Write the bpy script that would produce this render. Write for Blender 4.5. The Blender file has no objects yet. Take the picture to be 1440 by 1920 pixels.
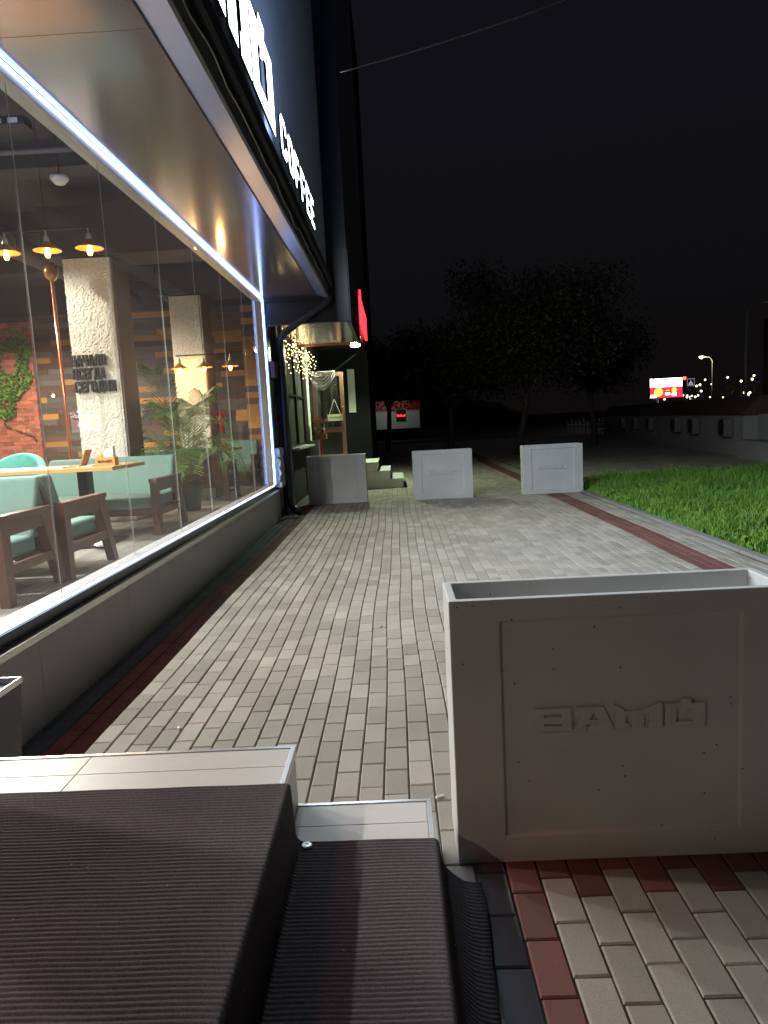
import bpy, bmesh, math, random
from mathutils import Vector, Matrix
random.seed(7)
C = bpy.context.scene.collection
SC = bpy.context.scene
PI = math.pi
R = random

# ------------------------------------------------------------------ camera
cam = bpy.data.cameras.new('camera'); camo = bpy.data.objects.new('camera', cam); C.objects.link(camo)
cam.sensor_fit = 'HORIZONTAL'; cam.sensor_width = 36.0; cam.lens = 36.0*1335/1440
cam.clip_end = 2000; cam.clip_start = .02
def cam_matrix():
    fw = Vector((740-720, 789-960, 1335)).normalized()      # world +Y in camera space (x right, y down, z forward)
    d = Vector((.052, 1, 0)); d.z = -(fw.x*d.x+fw.y*d.y)/fw.z; d.normalize()   # world down
    X = d.cross(fw)
    rows = (X, fw, -d)
    # columns of the camera's world matrix: its right, up and back axes in world coordinates
    right = Vector([r.x for r in rows]); up = -Vector([r.y for r in rows]); back = -Vector([r.z for r in rows])
    m = Matrix((right, up, back)).transposed().to_4x4()
    m.translation = (0, 0, 1.43)
    return m
camo.matrix_world = cam_matrix()
SC.camera = camo

# ------------------------------------------------------------------ night sky
W = bpy.data.worlds.new('World'); SC.world = W; W.use_nodes = True
nt = W.node_tree; nt.nodes.clear()
out = nt.nodes.new('ShaderNodeOutputWorld'); bg = nt.nodes.new('ShaderNodeBackground')
geo = nt.nodes.new('ShaderNodeTexCoord'); sep = nt.nodes.new('ShaderNodeSeparateXYZ')
nt.links.new(geo.outputs['Generated'], sep.inputs[0])
rmp = nt.nodes.new('ShaderNodeValToRGB')
rmp.color_ramp.elements[0].position = .0; rmp.color_ramp.elements[0].color = (.0027, .0021, .0021, 1)
rmp.color_ramp.elements[1].position = .35; rmp.color_ramp.elements[1].color = (.0035, .0036, .0047, 1)
nt.links.new(sep.outputs['Z'], rmp.inputs[0]); nt.links.new(rmp.outputs[0], bg.inputs[0])
bg.inputs[1].default_value = 1.0
nt.links.new(bg.outputs[0], out.inputs[0])
SC.view_settings.view_transform = 'Standard'; SC.view_settings.look = 'None'
SC.view_settings.exposure = 0.6; SC.view_settings.gamma = 1.0
SC.cycles.max_bounces = 7; SC.cycles.transparent_max_bounces = 24
SC.cycles.sample_clamp_indirect = 4.0
SC.cycles.use_denoising = True

# light levels (lamps are built further down)
P_IN = 1.0      # cafe interior lamps
P_SIGN = 1.0    # lit sign
P_FLOOD = 1.0   # neighbour's floodlight

# ------------------------------------------------------------------ helpers
def tag(o, label=None, cat=None, group=None, kind=None):
    if label: o['label'] = label
    if cat: o['category'] = cat
    if group: o['group'] = group
    if kind: o['kind'] = kind
    return o
def empty(name, loc, label, cat, group=None, rz=0):
    o = bpy.data.objects.new(name, None); C.objects.link(o); o.location = loc; o.rotation_euler = (0, 0, rz)
    o.empty_display_size = .1
    return tag(o, label, cat, group)
def copy_tree(o, parent=None):
    c = o.copy(); C.objects.link(c); c.parent = parent
    for ch in list(o.children): copy_tree(ch, c)
    return c
class MB:
    def __init__(s): s.v = []; s.f = []; s.m = []; s.t = []
    def add(s, vs, fs, m=0, t=0.):
        b = len(s.v); s.v += [tuple(p) for p in vs]
        for f in fs: s.f.append(tuple(b+i for i in f)); s.m.append(m); s.t.append(t)
        return s
    def box(s, x0, x1, y0, y1, z0, z1, m=0, t=0.):
        vs = [(x0,y0,z0),(x1,y0,z0),(x1,y1,z0),(x0,y1,z0),(x0,y0,z1),(x1,y0,z1),(x1,y1,z1),(x0,y1,z1)]
        return s.add(vs, [(0,3,2,1),(4,5,6,7),(0,1,5,4),(1,2,6,5),(2,3,7,6),(3,0,4,7)], m, t)
    def hexa(s, b, tp, m=0, t=0.):
        return s.add(list(b)+list(tp), [(0,3,2,1),(4,5,6,7),(0,1,5,4),(1,2,6,5),(2,3,7,6),(3,0,4,7)], m, t)
    def quad(s, a, b, c, d, m=0, t=0.): return s.add([a,b,c,d], [(0,1,2,3)], m, t)
    def bar(s, p, q, w, h, m=0, t=0.):     # rectangular bar from p to q
        p = Vector(p); q = Vector(q); d = (q-p).normalized()
        u = d.cross(Vector((0,0,1)));  u = Vector((1,0,0)) if u.length < 1e-4 else u.normalized()
        v = u.cross(d).normalized(); u = u*w/2; v = v*h/2
        return s.hexa([p-u-v, p+u-v, q+u-v, q-u-v], [p-u+v, p+u+v, q+u+v, q-u+v], m, t)
    def tube(s, pts, r, n=10, m=0, caps=True):
        pts = [Vector(p) for p in pts]; rs = r if isinstance(r, (list, tuple)) else [r]*len(pts)
        vs = []; fs = []; N = len(pts); ref = None
        for i, p in enumerate(pts):
            d = (pts[min(i+1, N-1)]-pts[max(i-1, 0)]).normalized()
            if ref is None: ref = Vector((0,0,1)) if abs(d.z) < .9 else Vector((1,0,0))
            u = d.cross(ref).normalized(); w = u.cross(d).normalized(); ref = w
            for k in range(n):
                a = 2*PI*k/n; vs.append(p+(u*math.cos(a)+w*math.sin(a))*rs[i])
        for i in range(N-1):
            for k in range(n):
                fs.append((i*n+k, i*n+(k+1) % n, (i+1)*n+(k+1) % n, (i+1)*n+k))
        if caps: fs.append(tuple(range(n))[::-1]); fs.append(tuple(range((N-1)*n, N*n)))
        return s.add(vs, fs, m)
    def lathe(s, prof, c, n=20, m=0, axis='z'):
        vs = []; fs = []
        for r_, z in prof:
            for k in range(n):
                a = 2*PI*k/n
                if axis == 'z': vs.append((c[0]+r_*math.cos(a), c[1]+r_*math.sin(a), c[2]+z))
                elif axis == 'x': vs.append((c[0]+z, c[1]+r_*math.cos(a), c[2]+r_*math.sin(a)))
                else: vs.append((c[0]+r_*math.cos(a), c[1]+z, c[2]+r_*math.sin(a)))
        for i in range(len(prof)-1):
            for k in range(n): fs.append((i*n+k, i*n+(k+1) % n, (i+1)*n+(k+1) % n, (i+1)*n+k))
        return s.add(vs, fs, m)
    def build(s, name, mats, parent=None, bevel=0, smooth=False, tint=False, seg=2):
        me = bpy.data.meshes.new(name); me.from_pydata(s.v, [], s.f)
        if not isinstance(mats, (list, tuple)): mats = [mats]
        for m in mats: me.materials.append(m)
        me.polygons.foreach_set('material_index', s.m)
        if tint:
            a = me.attributes.new('tint', 'FLOAT', 'FACE'); a.data.foreach_set('value', s.t)
        if smooth: me.polygons.foreach_set('use_smooth', [True]*len(s.f))
        me.update(); me.validate()
        o = bpy.data.objects.new(name, me); C.objects.link(o); o.parent = parent
        if bevel:
            b = o.modifiers.new('bevel', 'BEVEL'); b.width = bevel; b.segments = seg; b.limit_method = 'ANGLE'
            b.angle_limit = math.radians(40)
        return o

def extrude_polys(mb, polys, to3d, d0, d1, m=0):
    """polys: list of (outer, [holes]) in 2-D; to3d(u, v, d) -> point. Caps are triangulated."""
    from mathutils.geometry import tessellate_polygon
    for outer, holes in polys:
        loops = [outer]+holes
        flat = [p for l in loops for p in l]
        tris = tessellate_polygon([[Vector((p[0], p[1], 0)) for p in l] for l in loops])
        n = len(flat)
        vs = [to3d(u, v, d0) for u, v in flat]+[to3d(u, v, d1) for u, v in flat]
        fs = [tuple(t) for t in tris]+[tuple(i+n for i in t[::-1]) for t in tris]
        b = 0
        for l in loops:
            k = len(l)
            for i in range(k):
                j = (i+1) % k; fs.append((b+i, b+j, b+j+n, b+i+n))
            b += k
        mb.add(vs, fs, m)
    return mb
def fix_normals(o):
    bm = bmesh.new(); bm.from_mesh(o.data); bmesh.ops.recalc_face_normals(bm, faces=bm.faces); bm.to_mesh(o.data); bm.free()
    return o

# ------------------------------------------------------------------ materials
def mat(name, col, rough=.6, metal=0., emis=None, estr=0., noise=None, bump=None, spec=.5, tint=0., tintcol=None, spots=None, coat=0., stain=None):
    """noise=(scale, amount[, stretch]), bump=(scale, strength, distance), spots=(scale, threshold, colour)"""
    m = bpy.data.materials.new(name); m.use_nodes = True; t = m.node_tree; N = t.nodes; L = t.links
    b = N['Principled BSDF']
    b.inputs['Base Color'].default_value = (*col, 1); b.inputs['Roughness'].default_value = rough
    b.inputs['Metallic'].default_value = metal; b.inputs['Specular IOR Level'].default_value = spec
    if coat: b.inputs['Coat Weight'].default_value = coat; b.inputs['Coat Roughness'].default_value = .1
    if emis: b.inputs['Emission Color'].default_value = (*emis, 1); b.inputs['Emission Strength'].default_value = estr
    tc = N.new('ShaderNodeTexCoord'); co = tc.outputs['Object']; cur = None
    def mul(a_sock, fac_sock, lo, hi):
        mr = N.new('ShaderNodeMapRange'); mr.inputs[3].default_value = lo; mr.inputs[4].default_value = hi
        L.new(fac_sock, mr.inputs[0])
        mx = N.new('ShaderNodeVectorMath'); mx.operation = 'SCALE'
        if a_sock is None: mx.inputs[0].default_value = col
        else: L.new(a_sock, mx.inputs[0])
        L.new(mr.outputs[0], mx.inputs['Scale']); return mx.outputs[0]
    if noise:
        mp = N.new('ShaderNodeMapping'); L.new(co, mp.inputs[0])
        if len(noise) > 2: mp.inputs['Scale'].default_value = noise[2]
        nz = N.new('ShaderNodeTexNoise'); nz.inputs['Scale'].default_value = noise[0]; nz.inputs['Detail'].default_value = 6
        nz.inputs['Roughness'].default_value = .65
        L.new(mp.outputs[0], nz.inputs['Vector']); cur = mul(cur, nz.outputs[0], 1-noise[1], 1+noise[1])
    if stain:
        ns_ = N.new('ShaderNodeTexNoise'); ns_.inputs['Scale'].default_value = stain[0]; ns_.inputs['Detail'].default_value = 4
        L.new(co, ns_.inputs['Vector']); cur = mul(cur, ns_.outputs[0], 1-stain[1], 1+stain[1])
    if tint:
        at = N.new('ShaderNodeAttribute'); at.attribute_name = 'tint'
        cur = mul(cur, at.outputs['Fac'], 1-tint, 1+tint)
    if spots:
        vo = N.new('ShaderNodeTexVoronoi'); vo.inputs['Scale'].default_value = spots[0]; L.new(co, vo.inputs['Vector'])
        lt = N.new('ShaderNodeMath'); lt.operation = 'LESS_THAN'; lt.inputs[1].default_value = spots[1]
        L.new(vo.outputs['Distance'], lt.inputs[0])
        sel = N.new('ShaderNodeSeparateColor'); L.new(vo.outputs['Color'], sel.inputs[0])
        g = N.new('ShaderNodeMath'); g.operation = 'GREATER_THAN'; g.inputs[1].default_value = spots[3] if len(spots) > 3 else .5
        L.new(sel.outputs[0], g.inputs[0])
        mm = N.new('ShaderNodeMath'); mm.operation = 'MULTIPLY'; L.new(lt.outputs[0], mm.inputs[0]); L.new(g.outputs[0], mm.inputs[1])
        mix = N.new('ShaderNodeMix'); mix.data_type = 'RGBA'
        L.new(mm.outputs[0], mix.inputs['Factor'])
        if cur is None: mix.inputs['A'].default_value = (*col, 1)
        else: L.new(cur, mix.inputs['A'])
        mix.inputs['B'].default_value = (*spots[2], 1); cur = mix.outputs['Result']
    if cur is not None: L.new(cur, b.inputs['Base Color'])
    if bump:
        nb = N.new('ShaderNodeTexNoise'); nb.inputs['Scale'].default_value = bump[0]; nb.inputs['Detail'].default_value = 5
        mp2 = N.new('ShaderNodeMapping'); L.new(co, mp2.inputs[0])
        if len(bump) > 3: mp2.inputs['Scale'].default_value = bump[3]
        L.new(mp2.outputs[0], nb.inputs['Vector'])
        bp = N.new('ShaderNodeBump'); bp.inputs['Strength'].default_value = bump[1]; bp.inputs['Distance'].default_value = bump[2]
        L.new(nb.outputs[0], bp.inputs['Height']); L.new(bp.outputs[0], b.inputs['Normal'])
    return m
def emit(name, col, s):
    m = bpy.data.materials.new(name); m.use_nodes = True; t = m.node_tree; t.nodes.clear()
    e = t.nodes.new('ShaderNodeEmission'); e.inputs[0].default_value = (*col, 1); e.inputs[1].default_value = s
    o = t.nodes.new('ShaderNodeOutputMaterial'); t.links.new(e.outputs[0], o.inputs[0]); return m
def glass(name, tintc=(.97, .99, .98), rough=.0, haze=.0, fmul=1.0):
    m = bpy.data.materials.new(name); m.use_nodes = True; t = m.node_tree; N = t.nodes; L = t.links; N.clear()
    tr = N.new('ShaderNodeBsdfTransparent'); tr.inputs[0].default_value = (*tintc, 1)
    gl = N.new('ShaderNodeBsdfGlossy'); gl.inputs['Roughness'].default_value = rough
    fr = N.new('ShaderNodeFresnel'); 
    # air-to-glass index on both faces of the thin slab
    gb = N.new('ShaderNodeNewGeometry'); ir = N.new('ShaderNodeMapRange'); ir.inputs[3].default_value = 1.33; ir.inputs[4].default_value = 1/1.33
    L.new(gb.outputs['Backfacing'], ir.inputs[0]); L.new(ir.outputs[0], fr.inputs['IOR'])
    mu = N.new('ShaderNodeMath'); mu.operation = 'MULTIPLY'; mu.inputs[1].default_value = fmul; L.new(fr.outputs[0], mu.inputs[0])
    mx = N.new('ShaderNodeMixShader'); L.new(mu.outputs[0], mx.inputs[0]); L.new(tr.outputs[0], mx.inputs[1]); L.new(gl.outputs[0], mx.inputs[2])
    last = mx
    if haze:
        df = N.new('ShaderNodeBsdfDiffuse'); df.inputs[0].default_value = (.85, .76, .78, 1)  # dust and the milky reflections on the pane, both put into this colour
        m2 = N.new('ShaderNodeMixShader'); m2.inputs[0].default_value = haze
        L.new(mx.outputs[0], m2.inputs[1]); L.new(df.outputs[0], m2.inputs[2]); last = m2
    o = N.new('ShaderNodeOutputMaterial'); L.new(last.outputs[0], o.inputs[0]); return m

M = dict(
    stone=mat('paver_grey', (.335, .302, .272), .85, noise=(190, .4), stain=(1.3, .30), tint=.18, bump=(330, .55, .003), spots=(1.1, .05, (.62, .6, .52), .9)),
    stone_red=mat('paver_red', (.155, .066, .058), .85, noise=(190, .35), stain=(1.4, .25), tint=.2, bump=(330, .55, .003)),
    stone_black=mat('paver_black', (.085, .09, .095), .85, noise=(190, .35), stain=(1.4, .25), tint=.2, bump=(330, .55, .003)),
    joint=mat('joint_sand', (.07, .065, .055), .95, bump=(80, .6, .004)),
    asphalt=mat('asphalt', (.035, .035, .036), .9, noise=(.4, .25), bump=(60, .4, .006)),
    kerb=mat('kerb_concrete', (.22, .22, .215), .85, noise=(5, .18), bump=(70, .3, .003)),
    soil=mat('soil', (.03, .028, .018), .95, noise=(6, .4), bump=(20, .8, .02)),
    concrete=mat('planter_concrete', (.585, .585, .59), .55, noise=(60, .05), stain=(2.2, .15), bump=(130, .12, .0015), spots=(24, .085, (.14, .13, .12), .62)),
    plinth=mat('plinth_panel', (.34, .335, .34), .5, noise=(2.5, .1), bump=(60, .12, .002)),
    sill=mat('sill_metal', (.55, .54, .52), .28, metal=.9, noise=(14, .15)),
    darkmetal=mat('dark_metal', (.022, .022, .03), .38, metal=.2, noise=(6, .15)),
    frame=mat('window_frame_dark', (.02, .021, .032), .3, noise=(6, .15)),
    frame_white=mat('window_reveal_white', (.42, .42, .46), .4, noise=(6, .05)),
    soffit=mat('soffit_panel', (.45, .38, .43), .15, metal=.70, noise=(1.3, .10), bump=(7, .05, .01)),
    fascia=mat('fascia_panel', (.06, .06, .07), .4, metal=.3, noise=(2, .15)),
    upper=mat('upper_wall_render', (.36, .40, .50), .7, noise=(1.2, .15), bump=(40, .3, .004)),
    tile=mat('porcelain_tile', (.52, .50, .49), .42, noise=(4, .10), bump=(30, .08, .001)),
    trim=mat('aluminium_trim', (.72, .72, .72), .3, metal=.85, noise=(30, .1)),
    carpet=mat('ribbed_mat', (.105, .094, .102), .97, noise=(230, .95), stain=(3.5, .25), spec=.1, bump=(420, .9, .003), spots=(22, .07, (.35, .33, .3), .93)),
    washer=mat('steel_washer', (.55, .55, .55), .35, metal=.9),
    wood_dark=mat('walnut_frame', (.11, .052, .038), .45, noise=(7, .25, (6, 1, 1)), coat=.1),
    wood_top=mat('oak_top', (.55, .30, .10), .4, noise=(6, .2, (1, 8, 8)), coat=.2),
    teal=mat('teal_upholstery', (.135, .235, .205), .7, noise=(30, .08), bump=(7, .35, .02)),
    turq=mat('turquoise_upholstery', (.12, .46, .43), .6, noise=(20, .08), bump=(250, .15, .001)),
    black=mat('black_paint', (.012, .012, .014), .4, noise=(10, .1)),
    ceiling=mat('ceiling_black', (.05, .042, .042), .8, noise=(2, .3), bump=(20, .4, .01)),
    duct=mat('duct_grey', (.12, .11, .11), .5, metal=.3, noise=(4, .2)),
    floor_in=mat('plank_floor', (.34, .31, .28), .45, noise=(3, .2, (14, 1, 1)), tint=.16),
    col=mat('rough_concrete', (.74, .72, .64), .9, noise=(34, .24), bump=(70, .8, .010), spots=(34, .19, (.22, .20, .15), .6)),
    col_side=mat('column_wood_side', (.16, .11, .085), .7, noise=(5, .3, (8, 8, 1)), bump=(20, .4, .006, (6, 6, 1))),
    pl_grey=mat('plank_weathered', (.115, .10, .088), .75, noise=(5, .38, (1, 10, 12)), tint=.35, bump=(12, .5, .006, (1, 8, 10))),
    pl_brown=mat('plank_brown', (.12, .06, .038), .7, noise=(5, .3, (1, 10, 12)), tint=.3, bump=(12, .5, .006, (1, 8, 10))),
    pl_gold=mat('plank_golden', (.46, .235, .055), .6, noise=(5, .22, (1, 10, 12)), tint=.22, bump=(12, .4, .005, (1, 8, 10))),
    brick=mat('old_brick', (.42, .13, .08), .85, noise=(12, .25), tint=.3, bump=(40, .7, .006)),
    mortar=mat('mortar', (.38, .27, .21), .95, noise=(14, .3), bump=(60, .7, .006)),
    moss=mat('moss', (.10, .22, .035), .9, noise=(8, .5), tint=.5),
    palm=mat('palm_leaf', (.14, .24, .055), .5, noise=(4, .25), tint=.35),
    palm_stem=mat('palm_stem', (.20, .22, .06), .6, noise=(10, .2)),
    pot=mat('plant_pot', (.03, .03, .032), .5, noise=(8, .2)),
    copper=mat('copper_pipe', (.62, .22, .10), .3, metal=.8, noise=(12, .12)),
    brass=mat('brass_shade', (.75, .36, .07), .35, metal=.55, noise=(10, .12)),
    paper=mat('white_paper', (.8, .79, .77), .8, noise=(20, .05)),
    card=mat('brown_card', (.38, .20, .10), .7, noise=(12, .15)),
    boxwood=mat('box_wood', (.60, .26, .07), .5, noise=(8, .2, (1, 8, 8))),
    red=mat('red_enamel', (.50, .015, .02), .3, noise=(8, .12), coat=.3),
    letter_black=mat('black_letters', (.012, .01, .012), .45, noise=(8, .1)),
    door=mat('door_brown', (.17, .085, .06), .45, noise=(6, .15)),
    pilaster=mat('pilaster_render', (.55, .56, .50), .8, noise=(10, .2), bump=(50, .4, .004)),
    stonewhite=mat('rubble_stone', (.62, .60, .58), .85, noise=(20, .4), bump=(26, .9, .03)),
    panel_dark=mat('polished_dark_panel', (.075, .085, .08), .22, noise=(9, .35, (6, 6, 1)), bump=(30, .25, .004, (5, 5, 1))),
    step_nb=mat('step_tile_pale', (.62, .64, .58), .5, noise=(6, .1), bump=(40, .1, .002)),
    film=glass('plastic_film', (.93, .95, .95), .12, haze=.28, fmul=2.2),
    wall_far=mat('painted_wall', (.30, .29, .29), .85, noise=(1.5, .2), bump=(30, .3, .005)),
    roof_far=mat('rusty_sheet_roof', (.075, .04, .035), .7, noise=(2, .3)),
    bark=mat('bark', (.09, .07, .055), .9, noise=(8, .35, (1, 1, .2)), bump=(14, .8, .02)),
    leaf=mat('tree_leaves', (.045, .05, .032), .6, tint=.45, noise=(1.2, .3)),
    grass=mat('grass_blades', (.155, .33, .04), .5, tint=.6, noise=(1.1, .35)),
    weed=mat('broad_leaf_weed', (.17, .33, .05), .55, tint=.35, noise=(3, .25)),
    pole=mat('galvanised_pole', (.35, .35, .34), .5, metal=.5, noise=(5, .15)),
    white=mat('white_paint', (.75, .75, .73), .5, noise=(8, .06)),
    blue=mat('blue_sign', (.02, .07, .35), .5, noise=(8, .06)),
    yellow=mat('yellow_sign', (.75, .48, .04), .5, noise=(8, .06)),
    rubber=mat('black_rubber', (.015, .015, .015), .6, noise=(10, .1)),
    glass=glass('window_glass', haze=.075, fmul=.34),
    glass_dk=glass('shop_glass', (.72, .75, .74), haze=.02, fmul=1.6),
    e_led=emit('led_white_blue', (.66, .78, 1.0), 4.5),
    e_ledblue=emit('led_blue', (.16, .34, 1.0), 7),
    e_sign=emit('sign_white', (.86, .94, 1.0), 5.5*P_SIGN),
    e_warm=emit('filament', (1.0, .52, .12), 26),
    e_glow=emit('bulb_glow', (1.0, .62, .2), 5),
    e_red=emit('neon_red', (1.0, .02, .03), 3.2),
    e_flood=emit('flood_face', (.92, 1.0, .72), 60),
    e_fairy=emit('fairy_bulb', (1.0, .78, .32), 10),
    e_down=emit('downlight_lens', (1.0, .95, .88), 12),
    e_city=emit('city_lamp', (1.0, .86, .55), 3.0),
    e_cityw=emit('city_lamp_white', (.9, .97, 1.0), 2.6),
    e_scr_w=emit('screen_white', (1.0, .93, .95), 5), e_scr_r=emit('screen_red', (1.0, .03, .06), 1.1),
    e_scr_y=emit('screen_yellow', (1.0, .55, .06), 1.6), e_win=emit('lit_window', (1.0, .42, .08), .8),
    e_shop=emit('shop_wall_lit', (.55, .58, .50), .22), e_shopred=emit('shop_fascia_lit', (.55, .05, .07), .35),
)

def lamp(name, kind, loc, power, col, parent, size=.08, target=None, spot=None, size_y=None):
    l = bpy.data.lights.new(name, kind); l.energy = power; l.color = col
    if kind in ('POINT', 'SPOT'): l.shadow_soft_size = size
    if kind == 'SPOT': l.spot_size = spot; l.spot_blend = .35
    if kind == 'AREA':
        l.size = size
        if size_y: l.shape = 'RECTANGLE'; l.size_y = size_y
    o = bpy.data.objects.new(name, l); C.objects.link(o); o.location = loc; o.parent = parent
    if target: o.rotation_euler = (Vector(target)-Vector(loc)).to_track_quat('-Z', 'Y').to_euler()
    return o

# ================================================================== THE GROUND
def wav(x, y): return .010*math.sin(y*.85+.4)+.006*math.sin(y*2.1+x)
pv = MB()
def stone(x0, y0, w, l, m, step=.004, hj=.0013):
    g = .0022; t = R.random()
    if m == 0 and R.random() < .12: t *= .35
    xa, xb, ya, yb = x0+g, x0+w-g, y0+g, y0+l-g
    dx = wav(x0, y0+l/2); xa += dx; xb += dx
    z = R.uniform(-hj, hj); sl = R.uniform(-hj, hj); b = step
    lo = [(xa, ya, -.012), (xb, ya, -.012), (xb, yb, -.012), (xa, yb, -.012)]
    mid = [(xa, ya, z-b), (xb, ya, z-b+sl), (xb, yb, z-b+sl), (xa, yb, z-b)]
    hi = [(xa+b, ya+b, z), (xb-b, ya+b, z+sl), (xb-b, yb-b, z+sl), (xa+b, yb-b, z)]
    pv.add(lo+mid+hi, [(0,1,5,4),(1,2,6,5),(2,3,7,6),(3,0,4,7),(4,5,9,8),(5,6,10,9),(6,7,11,10),(7,4,8,11),(8,9,10,11)], m, t)
P = .0985; L_ = .198
XS = -1.885; ncol = 51
for i in range(ncol+1):
    xx = XS+i*P
    ymax = 24.0
    y = -1.2+(i % 2)*.1+R.uniform(-.03, .03)
    while y < ymax:
        m = 0
        if i in (2, 3): m = 1
        if i in (0, 1): m = 2
        if i in (46, 47, 48): m = 1
        if y < 2.2:     # the near border: a row of black, a row of red, then stones along the planter coloured red for the reddish light there
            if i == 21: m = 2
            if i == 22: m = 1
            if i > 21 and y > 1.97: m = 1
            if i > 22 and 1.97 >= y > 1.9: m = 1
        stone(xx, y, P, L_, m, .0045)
        y += L_
    x = xx
xe = XS+(ncol+1)*P
# the wider square beyond and to the right (laid across)
y = 15.75
while y < 44:
    xx = xe+.02+R.uniform(0, .1)
    while xx < 14:
        if y > 24 or True: stone(xx, y, .198, .0985*2, 0, .006)
        xx += .198*1
    y += .0985*2
y = 24.0
while y < 44:
    xx = -3.0
    while xx < xe: stone(xx, y, .198, .197, 1 if 2.6 < xx < 2.95 else 0, .006); xx += .198
    y += .198
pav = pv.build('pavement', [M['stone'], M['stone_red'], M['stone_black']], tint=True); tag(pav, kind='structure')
b = MB().box(-4, 14.4, -3, 44.2, -.14, -.010); tag(b.build('joint_bed', M['joint']), kind='structure')
g = MB(); g.quad((-900, -300, -.16), (900, -300, -.16), (900, 1500, -.16), (-900, 1500, -.16)); tag(g.build('ground', M['asphalt']), kind='structure')

# kerb along the lawn, with a rounded far corner
kb = MB()
path = [(3.28, y) for y in [-1+.99*k for k in range(14)]]
cx, cy, rr = 5.2, 13.1, 1.85
path = [(3.27, y) for y in [-1.0+k*.98 for k in range(15)]]
for k in range(1, 10):
    a = PI-k*(PI/2)/9; path.append((3.27+2.6+2.6*math.cos(a), 12.8+2.75*math.sin(a)))
for k in range(1, 9): path.append((5.87+k, 15.55))
for i in range(len(path)-1):
    p, q = Vector((*path[i], 0)), Vector((*path[i+1], 0)); d = (q-p).normalized(); n = Vector((d.y, -d.x, 0))
    p = p+d*.004; q = q-d*.004
    kb.hexa([p-Vector((0,0,.1)), p+n*.1-Vector((0,0,.1)), q+n*.1-Vector((0,0,.1)), q-Vector((0,0,.1))],
            [p+Vector((0,0,.022)), p+n*.1+Vector((0,0,.022)), q+n*.1+Vector((0,0,.022)), q+Vector((0,0,.022))])
tag(fix_normals(kb.build('kerb', M['kerb'], bevel=.008)), kind='structure')

def inlawn(x, y):
    if x < 3.40 or y > 15.42: return False
    if x < 5.87 and y > 12.8:
        return ((x-5.87)/2.47)**2+((y-12.8)/2.62)**2 < 1
    return True
so = MB(); nx, ny = 50, 70; idx = {}
for i in range(nx):
    for j in range(ny):
        xa = 3.38+(i/(nx-1))*10; ya = -1+(j/(ny-1))*16.4
        if y is None: pass
        z = -.004+.025*(1+math.sin(xa*1.3)*math.cos(ya*.9))*min(1, (xa-3.38)*2)
        idx[i, j] = len(so.v); so.v.append((xa, ya, z))
for i in range(nx-1):
    for j in range(ny-1):
        if inlawn(so.v[idx[i, j]][0]+.03, so.v[idx[i, j+1]][1]+.05) or inlawn(so.v[idx[i+1, j]][0], so.v[idx[i, j]][1]):
            so.f.append((idx[i, j], idx[i+1, j], idx[i+1, j+1], idx[i, j+1])); so.m.append(0); so.t.append(0)
tag(so.build('lawn_soil', M['soil'], smooth=True), kind='structure')
gr = MB(); wd = MB()
def blade(x, y, h, w, lean, t):
    a = R.uniform(0, 2*PI); u = Vector((math.cos(a), math.sin(a), 0)); la = R.uniform(0, 2*PI)
    l = Vector((math.cos(la), math.sin(la), 0))*lean*h; p = Vector((x, y, 0))
    m1 = p+l*.3+Vector((0, 0, h*.6)); tp = p+l+Vector((0, 0, h*(1-.25*lean)))
    gr.add([p-u*w/2, p+u*w/2, m1+u*w*.38, m1-u*w*.38, tp], [(0,1,2,3),(3,2,4)], 0, t)
n = 0
while n < 52000:
    # denser near the kerb seen from the path
    x = 3.40+(R.random()**1.5)*6.6; y = R.uniform(4.6, 15.4)
    if not inlawn(x, y): continue
    cl = .5+.5*math.sin(x*3.1+1.7*math.sin(y*1.9))*math.cos(y*2.3+x)
    edge = min(1, (x-3.38)/.5)
    h = (.05+.16*cl*R.uniform(.4, 1.4)+.10*R.random()**2)*(.4+.6*edge)
    blade(x+R.gauss(0, .01), y, h, R.uniform(.005, .011), R.uniform(.2, .9), .25+.5*cl*R.random()+.25*R.random()); n += 1
def weed(x, y, r, k):
    for _ in range(k):
        a = R.uniform(0, 2*PI); s_ = r*R.uniform(.5, 1.1); d = Vector((math.cos(a), math.sin(a), 0)); u = Vector((-d.y, d.x, 0))
        z = R.uniform(.02, .08); p = Vector((x, y, .0)); m1 = p+d*s_*.5+Vector((0,0,z+.03)); tp = p+d*s_+Vector((0,0,z*.7))
        wd.add([p, m1+u*s_*.28, tp, m1-u*s_*.28], [(0,1,2),(0,2,3)], 0, R.random())
for _ in range(900):
    x = 3.42+abs(R.gauss(0, .55)); y = R.uniform(4.6, 15.3)
    if inlawn(x, y): weed(x, y, R.uniform(.03, .075), 6)
tag(gr.build('grass', M['grass'], tint=True), 'long green grass of the lawn beside the paved path', 'grass', kind='stuff')
tag(wd.build('weeds', M['weed'], tint=True), 'broad leaved weeds growing along the lawn edge', 'weeds', kind='stuff')

# ================================================================== CAFE BUILDING
B = empty('cafe_building', (-1.83, 6, 0), 'dark clad corner building whose long lit window looks into the cafe room', 'building')
def part(mb, name, m, parent=None, **k):
    o = mb.build(name, m, **k); o.parent = parent or B
    if (parent or B) is B: o.location = (1.83, -6, 0)   # meshes are written in world coordinates
    return o
def sub(mb, name, m, par, **k):
    o = mb.build(name, m, **k); o.parent = par; return o

Y0, Y1 = 2.45, 10.85     # the long window
# plinth of large panels
pl = MB(); ys = [2.2, 3.42, 4.62, 5.82, 7.02, 8.22, 9.42, 10.95]
for a, b_ in zip(ys, ys[1:]): pl.box(-2.05, -1.83, a+.0015, b_-.0015, -.1, .455)
part(pl, 'plinth', M['plinth'], bevel=.002)
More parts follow.
